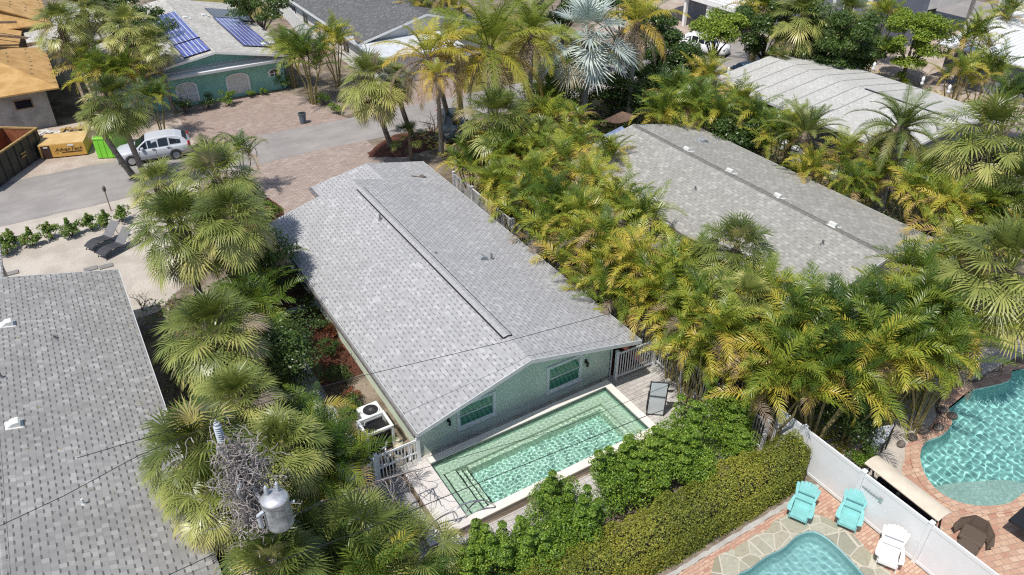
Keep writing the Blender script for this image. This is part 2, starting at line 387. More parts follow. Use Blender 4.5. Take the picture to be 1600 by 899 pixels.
M['pool_right'] = plaster('pool_plaster_turquoise', (.42,.64,.61), (.52,.73,.69), (.33,.55,.53), 5)
M['pool_spa'] = plaster('spa_plaster', (.42,.62,.62), (.50,.70,.70), (.34,.54,.56), 12)
def water(name, tint):
    m = NT(name); g = m.node('ShaderNodeBsdfGlass'); g.inputs['Color'].default_value = (*tint, 1); g.inputs['Roughness'].default_value = 0; g.inputs['IOR'].default_value = 1.33
    m.L(g.outputs[0], m.out.inputs[0]); return m.m
M['water'] = water('pool_water', (.86,.98,.95))
M['water_right'] = water('pool_water_right', (.80,.975,.965))
M['water_spa'] = water('spa_water', (.86,.98,.97))
w = NT('brown_wicker'); wv = w.node('ShaderNodeTexWave'); wv.inputs['Scale'].default_value = 12; wv.inputs['Distortion'].default_value = 1; w.L(w.co(), wv.inputs['Vector'])
w.bump(wv.outputs['Fac'], .8, .02); M['wicker'] = w.set(w.ramp(wv.outputs['Fac'], [(.2,(.08,.06,.045)),(.8,(.25,.19,.15))]), .8, 0, .2)
# plants
M['sabal'] = leafmat('cabbage_palm_leaf', [(0,(.045,.07,.018)),(.26,(.15,.19,.045)),(.5,(.36,.375,.11)),(.72,(.52,.47,.16)),(.86,(.36,.29,.19)),(1,(.25,.21,.18))], .2, .33, .25)
M['areca'] = leafmat('areca_leaf', [(0,(.03,.07,.012)),(.28,(.12,.19,.025)),(.56,(.34,.37,.05)),(.80,(.58,.46,.07)),(.9,(.44,.29,.11)),(1,(.26,.20,.15))], .26, .34, .42)
M['coco'] = leafmat('coconut_leaf', [(0,(.07,.12,.02)),(.3,(.20,.26,.04)),(.55,(.40,.39,.055)),(.75,(.60,.42,.06)),(.88,(.42,.28,.17)),(1,(.34,.25,.20))], .3, .4, .1)
M['phoenix'] = leafmat('date_palm_leaf', [(0,(.06,.10,.025)),(.35,(.15,.20,.06)),(.65,(.28,.29,.10)),(.85,(.42,.28,.09)),(1,(.30,.2,.12))], .25, .4, .1)
M['bismarck'] = leafmat('silver_fan_leaf', [(0,(.30,.37,.35)),(.4,(.46,.53,.50)),(.7,(.58,.62,.56)),(.85,(.46,.42,.30)),(1,(.36,.30,.21))], .12, .45, .1)
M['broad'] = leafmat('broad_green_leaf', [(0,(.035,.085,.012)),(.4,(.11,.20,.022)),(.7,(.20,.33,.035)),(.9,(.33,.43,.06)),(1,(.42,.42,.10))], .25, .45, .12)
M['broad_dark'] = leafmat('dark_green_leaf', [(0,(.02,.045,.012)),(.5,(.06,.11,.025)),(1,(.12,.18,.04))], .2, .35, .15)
M['lime'] = leafmat('lime_green_leaf', [(0,(.07,.13,.02)),(.4,(.18,.28,.03)),(1,(.38,.45,.06))], .3, .45, .1)
M['hedge'] = leafmat('clipped_hedge_leaf', [(0,(.07,.095,.015)),(.4,(.18,.205,.028)),(.7,(.30,.305,.04)),(1,(.40,.35,.06))], .2, .5, .05)
M['seagrape'] = leafmat('sea_grape_leaf', [(0,(.05,.10,.02)),(.5,(.12,.21,.04)),(.85,(.24,.30,.06)),(1,(.30,.14,.05))], .22, .35, .15)
M['croton'] = leafmat('red_croton_leaf', [(0,(.10,.04,.02)),(.5,(.25,.06,.03)),(1,(.12,.13,.03))], .2, .4, .1)
M['thatch'] = two('dead_frond_thatch', (.16,.12,.09), (.28,.22,.17), 8, c3=(.08,.06,.045), s3=20, bump=.8)
M['trunk'] = two('palm_trunk_grey', (.20,.175,.15), (.32,.29,.26), 5, c3=(.11,.09,.07), s3=12, bump=.7, bs=18)
M['trunk_pale'] = two('palm_trunk_pale', (.36,.33,.30), (.50,.47,.43), 5, c3=(.2,.17,.14), s3=10, bump=.6, bs=18)
M['trunk_y'] = two('areca_cane', (.26,.23,.09), (.36,.30,.13), 6, c3=(.16,.12,.06), s3=10, bump=.4)
M['bark'] = two('grey_bark', (.12,.10,.085), (.24,.21,.18), 5, c3=(.07,.06,.05), s3=12, bump=.7)
M['vine'] = two('dried_vine', (.28,.25,.24), (.46,.42,.41), 6, c3=(.16,.13,.12), s3=20, bump=.3)
M['terracotta'] = paint('dark_clay_pot', (.10,.07,.05), .7, .2, 4)
M['pack'] = paint('yellow_lumber_pack', (.60,.34,.08), .6, .08, 3)
M['pack_top'] = two('lumber_pack_top', (.62,.42,.18), (.70,.50,.24), 1.5, c3=(.5,.3,.1), s3=10, bump=.2)
M['ink'] = paint('dark_print', (.03,.02,.015), .7, .1)
M['brownwrap'] = paint('brown_wrap', (.05,.025,.02), .5, .2, 5)
M['white_metal'] = None
w = NT('white_ribbed_metal'); wv = w.node('ShaderNodeTexWave'); wv.bands_direction = 'Y'; wv.inputs['Scale'].default_value = .8; w.L(w.co(), wv.inputs['Vector'])
w.bump(wv.outputs['Fac'], .8, .04); M['white_metal'] = w.set(w.ramp(wv.outputs['Fac'], [(.0,(.50,.52,.54)),(.25,(.76,.77,.78))]), .4, .1, .4)
# =================================================================== ground and paving
def WP(u, v, f):
    """point of the photo pixel on a height field f(x, y)"""
    z = 2.5
    for _ in range(30):
        p = W(u, v, z); z = .5*z + .5*f(p.x, p.y)
    return W(u, v, z)
def WY(u, v, y):
    d = _fw*FPX + _rt*(u-800) + _up*(449.5-v); t = y/d[1]
    return Vector((float(d[0]*t), y, float(CAM_H+d[2]*t)))
px0, px1, py0, py1 = 7.5, 15.4, 15.05, 17.80       # inside of the plunge pool
spa = smoothloop([(13.55, 8.64), (14.4, 8.79), (15.19, 8.84), (15.86, 8.78), (16.57, 8.87), (17.15, 8.75), (17.36, 8.35), (17.37, 7.79), (17.28, 7.1), (17.16, 6.6), (16.85, 5.88), (16.2, 4.6), (14.0, 5.2), (12.9, 6.6)], 6)
kid = smoothloop([(31.5,9.7),(30.2,9.6),(28.9,9.9),(27.7,10.25),(26.6,9.95),(25.9,9.35),(25.0,9.15),(24.1,9.25),(23.3,8.95),(22.65,8.35),(22.3,7.6),(22.45,6.9),(23.0,6.35),(23.9,5.95),(25.0,5.9),(26.5,5.4),(29,5.2),(32,6)], 6)
def ccw(l):
    a = sum(l[i][0]*l[(i+1)%len(l)][1]-l[(i+1)%len(l)][0]*l[i][1] for i in range(len(l)))
    return l if a > 0 else l[::-1]
spa = ccw(spa); kid = ccw(kid)
hole1 = rect(px0-.05, px1+.05, py0-.05, py1+.05)
sheet('ground', [rect(-260,420,-60,620), hole1, offset(spa,.02), offset(kid,.02)], 0, M['ground'])
e = 0.004
sheet('construction_yard', [wobble(rect(-40,7.6,51.6,61),.18,.9,1)], e, M['dirt'])
sheet('shell_yard', [wobble([(-14,33.0),(1.0,33.3),(3.2,36.0),(4.1,39.5),(4.6,42.0),(6.0,46.9),(-14,46.9)],.10,.6,2)], e, M['shell'])
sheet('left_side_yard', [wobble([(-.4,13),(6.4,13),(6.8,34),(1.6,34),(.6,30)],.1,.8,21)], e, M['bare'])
sheet('front_driveway', [wobble([(8.3,36.2),(17.6,36.2),(18.4,43.0),(17.0,44.2),(17.2,47.6),(6.2,47.6),(7.0,43),(8.6,41.5)],.05,.5,3)], 2*e, M['dw_tan'])
sheet('opposite_driveway', [wobble([(6.9,51.6),(17.6,51.4),(16.6,54.2),(16.2,57.5),(15.0,59.6),(8.0,60.2),(7.0,58)],.05,.5,4)], 2*e, M['dw_pink'])
sheet('second_driveway', [wobble([(20.6,51.2),(27.2,51.0),(28.4,54),(27.0,60),(26.4,66),(22.6,66),(22.2,58),(20.8,54)],.05,.5,5)], 2*e, M['dw_pink'])
sheet('lawn', [wobble([(27.5,51.4),(36,51.4),(44,53),(46,70),(27,72),(26.8,60)],.2,.8,6)], e, M['grass'])
sheet('back_lawn', [wobble([(14,82),(40,80),(44,130),(10,130)],.3,1.5,7)], e, M['grass'])
sheet('far_yard', [wobble([(44,50.5),(72,49.5),(80,66),(50,70)],.3,1.2,8)], e, M['dirt'])
sheet('side_yard', [wobble([(52.3,20),(84,20),(84,46),(53,42)],.3,1.2,9)], e, M['dirt'])
sheet('road', [wobble([(-60,46.4),(2,46.5),(8,47.0),(14,47.2),(19,46.9),(30,46.4),(60,44.2),(90,43),(90,50.0),(60,50.6),(30,51.4),(17,51.5),(8,51.9),(0,52.6),(-60,53)],.05,.7,10)], 3*e, M['asphalt'])
for nm, pts, sd in (('street_mulch_bed',[(16.2,44.3),(18.2,43.2),(20.6,43.4),(21.8,46.2),(19.2,46.9),(17.6,46.0),(16.4,45.0)],1),
                 ('driveway_mulch_bed',[(6.2,39.0),(8.6,38.6),(9.2,40.2),(8.9,42.0),(7.6,43.0),(6.2,42.6)],2),
                 ('side_mulch_bed',[(5.6,24.2),(7.5,24.2),(7.5,34.5),(5.9,34.5),(5.4,30.5),(5.8,27.5)],3),
                 ('house_mulch_bed',[(16.2,18.6),(18.3,18.6),(18.3,36.4),(16.2,36.4)],4)):
    sheet(nm, [wobble(pts,.08,.35,sd)], 4*e, M['mulch'])
sheet('side_walk', [[(4.5,18.6),(5.7,18.6),(5.7,26.0),(5.55,30.4),(4.5,30.4)]], 5*e, M['pav_walk'])
sheet('cross_path', [[(5.6,29.9),(7.5,29.9),(7.5,30.35),(5.6,30.35)]], 6*e, M['concrete'])
sheet('pool_gate_paving', [rect(3.0,6.45,13.2,18.4)], 5*e, M['pav_walk'])
sheet('patio', [[(15.75,12.6),(18.6,12.6),(18.6,18.55),(15.75,18.55)]], 4*e, M['pav_grey'])
sheet('back_strip_paving', [rect(6.4,15.74,13.0,14.66)], 4*e, M['pav_grey'])
sheet('house_strip', [rect(6.4,15.7,18.14,18.6)], 4*e, M['pav_grey'])
sheet('red_brick_patio', [rect(9.0,18.94,-2,9.85), offset(spa,.02)], 3*e, M['brick_red'])
sheet('brick_border', [wobble([(9.0,9.86),(18.94,9.86),(18.94,10.03),(9.0,10.03)],.035,.18,12)], 3*e, M['concrete'])
sheet('flagstone_surround', [wobble(offset(spa,.80),.06,.3,13), offset(spa,.02)], 4*e+.02, M['flag'])
sheet('right_brick_patio', [[(19.1,-4),(36,-4),(36,8),(30,10.3),(23.4,9.6),(21.5,8.6),(19.1,8.9)], offset(kid,.02)], 3*e, M['brick_tan'])
sheet('shell_bed', [wobble([(19.1,8.7),(21.5,8.5),(22.2,8.9),(23.2,9.5),(24.2,9.75),(25.0,9.7),(25.7,9.9),(26.5,10.5),(27.7,10.8),(29,10.45),(34,10.2),(34,13.6),(19.1,13.6)],.04,.4,14)], 4*e, M['shell'])
def water_sheet(loop, z, mat, seed, amp=.011, step=.05, wl=(.28,.75)):
    """rippled water surface cut to the pool's outline: a fine grid, real waves"""
    rr = np.random.RandomState(seed); xs = [p[0] for p in loop]; ys = [p[1] for p in loop]
    x0, y0 = min(xs), min(ys); nx = int((max(xs)-x0)/step)+1; ny = int((max(ys)-y0)/step)+1
    poly = np.array(loop)
    def inside(X, Y):
        r = np.zeros(X.shape, bool); n = len(poly)
        for i in range(n):
            (xa,ya),(xb,yb) = poly[i], poly[(i+1)%n]
            if ya == yb: continue
            c = ((ya > Y) != (yb > Y)) & (X < (xb-xa)*(Y-ya)/(yb-ya)+xa); r ^= c
        return r
    def wave(X, Y):
        h = np.zeros(X.shape)
        for k in range(16):
            a = rr2[k][0]; L_ = rr2[k][1]; h += np.sin((X*np.cos(a)+Y*np.sin(a))*2*np.pi/L_+rr2[k][2]+.6*np.sin(X*1.7+Y*1.3+k))*L_
        return h*amp/wl[1]*.55
    rr2 = [(rr.uniform(0,2*np.pi), rr.uniform(*wl), rr.uniform(0,6.28)) for _ in range(16)]
    gx = x0+np.arange(nx+1)*((max(xs)-x0)/nx); gy = y0+np.arange(ny+1)*((max(ys)-y0)/ny)
    X, Y = np.meshgrid(gx, gy); cx = (X[:-1,:-1]+X[1:,1:])/2; cy_ = (Y[:-1,:-1]+Y[1:,1:])/2; keep = inside(cx, cy_) if len(loop) > 4 else np.ones(cx.shape, bool)
    Zz = z+wave(X, Y); V = np.stack([X,Y,Zz],-1).reshape(-1,3); w_ = nx+1
    I, J = np.nonzero(keep); F = np.stack([I*w_+J, I*w_+J+1, (I+1)*w_+J+1, (I+1)*w_+J], 1)
    me = rawmesh('water', V.tolist(), F.tolist()); o = meshobj('water', me, mat, smooth=True); o['kind'] = 'structure'; o.cycles.is_caustics_caster = True
    return o
def receive(o):
    for x in [o]+list(o.children_recursive):
        if x.type == 'MESH': x.cycles.is_caustics_receiver = True
def ring(name, loop, d, z, t, mat, parent=None, tile=None):
    o = MB(); a = loop; b = offset(loop, d); n = len(a)
    for i in range(n):
        j = (i+1)%n
        p = [(a[i][0],a[i][1],z),(b[i][0],b[i][1],z),(b[j][0],b[j][1],z),(a[j][0],a[j][1],z)]
        o.poly(p); o.poly([(b[i][0],b[i][1],z),(b[i][0],b[i][1],z-t),(b[j][0],b[j][1],z-t),(b[j][0],b[j][1],z)])
        o.poly([(a[i][0],a[i][1],z-t),(a[i][0],a[i][1],z),(a[j][0],a[j][1],z),(a[j][0],a[j][1],z-t)])
    return o.build(name, mat, parent)
def basin(name, loop, ztop, zf, mat, parent, slope=.25):
    """dished shell below the loop"""
    o = MB(); n = len(loop); lv = [(0,ztop),(-.02,ztop*.5+zf*.5),(-.12,zf+.12),(-.35,zf)]
    L = [[(*p, z) for p in (offset(loop, d) if d else loop)] for d, z in lv]
    for k in range(len(L)-1):
        for i in range(n):
            j = (i+1)%n; o.poly([L[k][i],L[k][j],L[k+1][j],L[k+1][i]])
    o.poly(L[-1]); return o.build(name, mat, parent, smooth=False)
# ------------------------------------------------------------------ plunge pool behind the house
pool = thing('swimming_pool', 'rectangular raised pool with green water against the sage gable wall', 'swimming pool', (11,16.4,0))
def P_(mb, name, mat, **k):
    o = mb.build(name, mat, None, **k); o.parent = pool; o.matrix_parent_inverse = Matrix.Translation((-11,-16.4,0)); return o
ZC = .40
c = MB(); c.box(px1,px1+.32,py0-.34,py1+.30,ZC-.06,ZC); c.box(px0,px1,py1,py1+.30,ZC-.06,ZC); c.box(px0-.02,px1,py0-.34,py0,ZC-.06,ZC)
P_(c, 'coping', M['cop'], bevel=.012)
c = MB(); c.box(6.5,px0-.021,14.72,18.1,ZC-.06,ZC-.002); P_(c, 'deck', M['deck'], bevel=.01)
c = MB(); c.box(px0-.9,px1+.28,py0-.30,py0-.12,.001,ZC-.061); c.box(px1+.1,px1+.28,py0-.119,py1+.26,.001,ZC-.061); c.box(6.54,6.7,14.9,18.06,.001,ZC-.061); c.box(6.71,px1+.09,py1+.08,py1+.26,.001,ZC-.061)
c.box(6.54,6.6,14.75,14.89,.001,ZC-.061)
P_(c, 'outer_wall', M['cop_face'])
s = MB(); s.box(6.2,6.98,14.30,14.70,.001,.2); s.box(5.95,6.49,14.75,15.3,.001,.2); P_(s, 'entry_step', M['cop'], bevel=.01)
def openbox(x0,x1,y0,y1,z0,z1):
    b = MB(); b.poly([(x0,y0,z0),(x1,y0,z0),(x1,y1,z0),(x0,y1,z0)])
    for a, d in (((x0,y0),(x1,y0)),((x1,y0),(x1,y1)),((x1,y1),(x0,y1)),((x0,y1),(x0,y0))):
        b.poly([(a[0],a[1],z1),(d[0],d[1],z1),(d[0],d[1],z0),(a[0],a[1],z0)])
    return b
FL = -.72
P_(openbox(px0,px1,py0,py1,FL,ZC-.061), 'basin', M['pool_floor'])
b = MB(); b.box(px0+.01,px1-.01,py1-.46,py1-.005,FL+.01,-.02); b.box(px1-.55,px1-.008,py0+.01,py1-.47,FL+.01,-.024); P_(b, 'shelf', M['pool_ledge'])
b = MB(); b.box(px0+1.26,px1-.72,py1-.62,py1-.465,FL+.01,-.20); b.box(px1-.72,px1-.555,py0+.012,py1-.465,FL+.01,-.224); P_(b, 'bench', M['pool_ledge'])
for i, (xa, xb, z) in enumerate(((px0+.01,px0+.28,.06),(px0+.281,px0+.78,-.10),(px0+.781,px0+1.02,-.28),(px0+1.021,px0+1.25,-.46))):
    b = MB(); b.box(xa,xb,py0+.01,py1-.465,FL+.01,z); P_(b, 'step', M['pool_ledge'])
b = MB(); 
for k in range(4):
    x = [px0+.245,px0+.745,px0+.985,px0+1.215][k]; z = [.062,-.098,-.278,-.458][k]; b.box(x,x+.038,py0+.02,py1-.47,z,z+.004)
P_(b, 'step_edge_tile', M['dark'])
b = MB(); t_ = .008; b.box(px0+.001,px1-.001,py1-t_,py1-.0005,.14,ZC-.062); b.box(px0+.001,px0+t_,py0+.001,py1-t_-.001,.14,ZC-.062); b.box(px1-t_,px1-.001,py0+.001,py1-t_-.001,.14,ZC-.062); P_(b, 'tile_line', paint('slate_green_tile',(.10,.15,.13),.3,.3,12))
o = water_sheet(rect(px0+.002,px1-.002,py0+.002,py1-.002), ZC-.13, M['water'], 3, .0015, .022, (.09,.24)); receive(pool)
# ------------------------------------------------------------------ the two freeform pools
t = thing('spa_pool', 'small freeform pool ringed with flagstone in front of the aqua chairs', 'swimming pool')
basin('basin', spa, .012, -.75, M['pool_spa'], t); 
ring('rim', spa, .05, .045, .12, M['flag'], t)
water_sheet(offset(spa,.03), -.06, M['water_spa'], 4, .0018, .035, (.15,.34)); receive(t)
t = thing('freeform_pool', 'turquoise freeform pool with brick coping at the right edge', 'swimming pool')
basin('basin', kid, .012, -1.05, M['pool_right'], t)
ring('coping', kid, .34, .05, .06, M['brick_tan'], t)
ent = [(22.34,7.75),(23.2,7.55),(24.0,7.15),(24.8,6.75),(25.3,6.3),(25.3,5.86),(24.6,5.87),(23.9,5.97),(23.0,6.38),(22.46,6.93)]
b = MB(); pe = ccw(smoothloop(ent,5)); b.prism(pe, -1.0, -.10); b.build('beach_entry', M['pool_pebble'], t)
water_sheet(offset(kid,.03), -.05, M['water_right'], 5, .0045, .045, (.18,.46)); receive(t)

# =================================================================== houses
def gable(name, label, x0, x1, y0, y1, xr, ze, zr, roofm, wallm, ins=(.55,.5,1.1,.6), th=.13, fasc='fascia', zl=None, cap='ridge', cat='house', ridge=True, pitch_caps=True):
    """house whose ridge runs along y; x0..y1 are the roof's edges; ins = wall inset left, right, near, far"""
    h = thing(name, label, cat, ((x0+x1)/2,(y0+y1)/2,0)); inv = Matrix.Translation((-(x0+x1)/2,-(y0+y1)/2,0))
    def part(mb, nm, mat, par=h, **k):
        o = mb.build(nm, mat, par, **k)
        if par is h: o.matrix_parent_inverse = inv
        return o
    zl = zl if zl is not None else ze
    r = MB()
    r.slab([(x0,y0,zl),(xr,y0,zr),(xr,y1,zr),(x0,y1,zl)], th); r.slab([(xr+.0005,y0,zr),(x1,y0,ze),(x1,y1,ze),(xr+.0005,y1,zr)], th)
    roof = part(r, 'roof', roofm)
    fz = lambda x: zl+(zr-zl)*(x-x0)/(xr-x0) if x < xr else ze+(zr-ze)*(x1-x)/(x1-xr)
    wx0, wx1, wy0, wy1 = x0+ins[0], x1-ins[1], y0+ins[2], y1-ins[3]
    w = MB(); k = th+.004
    prof = [(wx0,0),(wx1,0),(wx1,fz(wx1)-k),(xr,zr-k),(wx0,fz(wx0)-k)]
    n = len(prof); V = [(x,wy0,z) for x,z in prof]+[(x,wy1,z) for x,z in prof]
    w.add(V, [tuple(range(n)), tuple(range(2*n-1,n-1,-1))]+[(i,n+i,n+(i+1)%n,(i+1)%n) for i in range(n)])
    part(w, 'wall', wallm)
    # fascia boards along the rakes and eaves
    d = .03
    for y, yo in ((y0-d,y0-.002),(y1+.002,y1+d)):
        for (xa,za,xb,zb) in ((x0,zl,xr,zr),(xr,zr,x1,ze)):
            f = MB(); V = [(xa,y,za-.16),(xb,y,zb-.16),(xb,y,zb+.012),(xa,y,za+.012),(xa,yo,za-.16),(xb,yo,zb-.16),(xb,yo,zb+.012),(xa,yo,za+.012)]
            f.add(V, [(0,1,2,3),(7,6,5,4),(3,2,6,7),(4,5,1,0),(1,5,6,2),(0,3,7,4)]); part(f, 'fascia', M[fasc])
    if ridge:
        c = MB(); s1 = (zr-zl)/(xr-x0); s2 = (zr-ze)/(x1-xr); yy = y0
        rr = random.Random(5)
        while yy < y1-.05:
            ye = min(yy+.24, y1); a = .014+rr.random()*.006
            c.slab([(xr-.16,yy,zr-.16*s1+a),(xr,yy,zr+a+.004),(xr,ye,zr+a-.004),(xr-.16,ye,zr-.16*s1+a-.008)], .01)
            c.slab([(xr,yy,zr+a+.004),(xr+.16,yy,zr-.16*s2+a),(xr+.16,ye,zr-.16*s2+a-.008),(xr,ye,zr+a-.004)], .01)
            yy = ye
        part(c, 'ridge_cap', M[cap], h)
    return h, part, fz, (wx0,wx1,wy0,wy1)
def eave_board(part, x, y0, y1, z, gut=None, side=1):
    b = MB(); b.box(x+(.002 if side>0 else -.03), x+(.03 if side>0 else -.002), y0, y1, z-.17, z-.005); part(b, 'eave_board', M['fascia'])
    if gut:
        b = MB(); xo = x+(.03 if side>0 else -.15)
        b.box(xo,xo+.12,y0,y1,z-.16,z-.155); b.box(xo if side<0 else xo+.108,(xo if side<0 else xo+.108)+.012,y0,y1,z-.154,z-.03); part(b, 'gutter', gut)

# ---------------- main house
X0, X1, XR, ZE, ZR = 6.97, 16.70, 11.50, 2.5, 3.76
Y0, Y1 = 17.40, 34.35
main, mp, mfz, mw = gable('house', 'sage green house with pale grey shingle roof in the middle of the photo', X0, X1, Y0, Y1, XR, ZE, ZR, M['roof_main'], M['teal_wall'], ins=(.53,.5,1.2,.5), ridge=False)
eave_board(mp, X0, Y0, Y1, ZE, M['gutter'], -1); eave_board(mp, X1, Y0, 36.95, ZE, None, 1)
# front extension with its own low ridge
xr2, zr2, ye = 13.2, ZE+(ZR-ZE)*(X1-13.2)/(X1-XR), 36.95
zL2 = ZE+(ZR-ZE)*(10.0-X0)/(XR-X0)
zS = lambda x: mfz(x)
r = MB()
r.slab([(10.05,34.351,2.62),(10.05,ye,2.62),(xr2,ye-.35,zr2),(xr2,34.351,zr2)][::-1], .12)
r.slab([(xr2+.0005,34.351,zr2),(X1,34.351,ZE),(X1,ye,ZE),(xr2+.0005,ye-.35,zr2)], .12)
V = [(10.05,34.34,2.62),(xr2,34.34,zr2),(XR,34.34,ZR)]
mp(r, 'front_roof', M['roof_main'])
r = MB(); r.slab([(XR,34.35,ZR+.006),(XR,34.0,ZR+.006),(xr2,32.6,mfz(xr2)+.012),(xr2,34.35,zr2+.006)], .02); mp(r, 'saddle_roof', M['roof_main'])
w = MB(); prof = [(10.5,0),(16.2,0),(16.2,2.45),(13.2,3.2),(10.5,2.5)]; n = 5
V = [(x,33.9,z) for x,z in prof]+[(x,36.3,z) for x,z in prof]
w.add(V, [tuple(range(n)), tuple(range(2*n-1,n-1,-1))]+[(i,n+i,n+(i+1)%n,(i+1)%n) for i in range(n)]); mp(w, 'front_wall', M['teal_wall'])
b = MB(); b.box(10.01,10.045,34.36,ye,2.46,2.62); b.box(9.9,10.0,34.36,ye,2.5,2.56); mp(b, 'front_gutter', M['gutter'])
# ridge vent strip
s1 = (ZR-ZE)/(XR-X0); s2 = (ZR-ZE)/(X1-XR)
c = MB(); yy = 19.0; rr = random.Random(2)
while yy < 33.1:
    y2 = yy+.25; a = .045+rr.random()*.006
    c.slab([(XR-.17,yy,ZR-.17*s1+a),(XR,yy,ZR+a+.006),(XR,y2,ZR+a),(XR-.17,y2,ZR-.17*s1+a-.006)], .012)
    c.slab([(XR,yy,ZR+a+.006),(XR+.17,yy,ZR-.17*s2+a),(XR+.17,y2,ZR-.17*s2+a-.006),(XR,y2,ZR+a)], .012); yy = y2
mp(c, 'ridge_vent', M['ridge'])
c = MB()
for sgn, s in ((-1,s1),(1,s2)):
    xa, xb = (XR-.215, XR-.171) if sgn < 0 else (XR+.171, XR+.20)
    z1 = ZR-abs(xa-XR)*s; z2 = ZR-abs(xb-XR)*s
    c.slab([(xa,19.0,z1+.045),(xb,19.0,z2+.045),(xb,33.2,z2+.045),(xa,33.2,z1+.045)], .05)
c.box(XR-.17,XR+.17,18.96,18.995,ZR-.02,ZR+.03)
mp(c, 'vent_slot', M['black'])
for (ya, yb, xr_, zr_, sa, sb) in ((Y0,18.95,XR,ZR,s1,s2),(33.25,34.3,XR,ZR,s1,s2),(33.2,36.6,xr2,zr2,.28,.28)):
    c = MB(); yy = ya
    while yy < yb:
        y2 = min(yy+.24,yb); a = .016+rr.random()*.006
        c.slab([(xr_-.16,yy,zr_-.16*sa+a),(xr_,yy,zr_+a+.004),(xr_,y2,zr_+a-.004),(xr_-.16,y2,zr_-.16*sa+a-.008)], .01)
        c.slab([(xr_,yy,zr_+a+.004),(xr_+.16,yy,zr_-.16*sb+a),(xr_+.16,y2,zr_-.16*sb+a-.008),(xr_,y2,zr_+a-.004)], .01); yy = y2
    mp(c, 'ridge_cap', M['ridge'])
# gable windows
def wall_window(part, A, B, y, frame=.105, glass='glass_green', sash=True):
    """A = (x0, z0), B = (x1, z1) outer trim corners on a wall facing -y"""
    (xa, za), (xb, zb) = A, B; f = MB(); t = frame
    for q in ((xa,xb,za,za+t),(xa,xb,zb-t,zb),(xa,xa+t,za+t,zb-t),(xb-t,xb,za+t,zb-t)): f.box(q[0],q[1],y-.045,y-.002,q[2],q[3])
    fr = part(f, 'window', M['white'], bevel=.006)
    g = MB(); g.box(xa+t,xb-t,y-.012,y-.003,za+t,zb-t); p = g.build('pane', M[glass], fr)
    if sash:
        s = MB(); zm = za+(zb-za)*.52; t2 = .035; x0_, x1_, z0_, z1_ = xa+t+.002, xb-t-.002, za+t+.002, zb-t-.002
        for q in ((x0_,x1_,zm-.02,zm+.02),(x0_,x1_,z0_,z0_+t2),(x0_,x1_,z1_-t2,z1_),(x0_,x0_+t2,z0_+t2,z1_-t2),(x1_-t2,x1_,z0_+t2,z1_-t2)): s.box(q[0],q[1],y-.028,y-.0135,q[2],q[3])
        s.build('sash', M['white'], fr)
    b = MB(); b.box(xa-.03,xb+.03,y-.08,y-.046,za-.03,za+.03); b.build('sill', M['white'], fr)
    return fr
wy = mw[2]
for q in (((712.3,637.9),(714.5,672.4),(773.5,607.8),(775.2,645.6)), ((853,575),(854,612),(909,553),(908,595))):
    tl, bl, tr_, br = [WY(u,v,wy) for u,v in q]
    wall_window(mp, ((tl.x+bl.x)/2, (bl.z+br.z)/2), ((tr_.x+br.x)/2, min((tl.z+tr_.z)/2, mfz(tl.x)-.22)), wy)
for (u, v) in ((700,656),(915,565)):
    p = WY(u,v,wy); b = MB(); b.box(p.x-.05,p.x+.05,wy-.03,wy-.002,p.z-.08,p.z+.12); b.tube([(p.x,wy-.03,p.z+.06),(p.x,wy-.14,p.z+.08),(p.x,wy-.14,p.z+.02)],.02,6)
    b.cyl(p.x,wy-.14,p.z-.16,p.z+.03,.055,.05,10); mp(b, 'wall_lamp', M['black'])
b = MB(); b.tube([(mw[0]-.05,wy-.03,0.02),(mw[0]-.05,wy-.03,2.3)],.04,6); b.tube([(mw[1]+.04,wy-.04,.02),(mw[1]+.04,wy-.04,2.25)],.035,6); mp(b, 'downspout', M['white'])
# roof fittings of the main house
def pipe(part, p, h=.3, r=.045, mat='lead'):
    b = MB(); b.cyl(p.x,p.y,p.z-.03,p.z+h,r,n=10); b.cyl(p.x,p.y,p.z-.02,p.z+.05,r*2.4,r*1.3,10); part(b, 'vent_pipe', M[mat])
for (u,v) in ((594,344),(768,405)): pipe(mp, WP(u,v,lambda x,y: mfz(x)))
p = WP(681,396,lambda x,y: mfz(x)); pipe(mp, p, .08, .03)
def box_vent(part, p, slope, w=.38, mat='vent', up=-1, nm='roof_vent'):
    """low slant-backed roof vent; slope = tangent of the roof toward +x"""
    a = math.atan(slope); Mx = Matrix.Translation(p) @ Matrix.Rotation(-a,4,'Y')
    b = MB(); prof = [(-w*.55,0),(w*.5,0),(w*.5,.15),(w*.3,.19),(-w*.2,.15),(-w*.55,.02)]
    if up > 0: prof = [(-x,z) for x,z in prof][::-1]
    V = [(x,-w*.45,z) for x,z in prof]+[(x,w*.45,z) for x,z in prof]; n = len(prof)
    b.add(V, [tuple(range(n)), tuple(range(2*n-1,n-1,-1))]+[(i,n+i,n+(i+1)%n,(i+1)%n) for i in range(n)], Mx)
    b.box(-w*.7,w*.7,-w*.62,w*.62,-.01,.012,Mx)
    return part(b, nm, M[mat], bevel=.012)
box_vent(mp, WP(754,404,lambda x,y: mfz(x)), -s2, .42, 'galv_dull', 1)
# dry palm litter lying on the roof
p = WP(655,277,lambda x,y: mfz(x)); b = MB(); rr = random.Random(4)
for k in range(7):
    a = rr.uniform(-.6,.6)+ (pi if k%2 else 0); b.tube([(p.x,p.y,p.z+.02),(p.x+cos(a)*.2,p.y+sin(a)*.2,p.z+.06),(p.x+cos(a)*.42,p.y+sin(a)*.42,p.z+.03-.24*cos(a)*.42)],[.02,.03,.004],4)
tag(b.build('dead_leaf', M['thatch']), 'brown dead palm leaf lying on the pale grey roof near the street end', 'dead leaf')

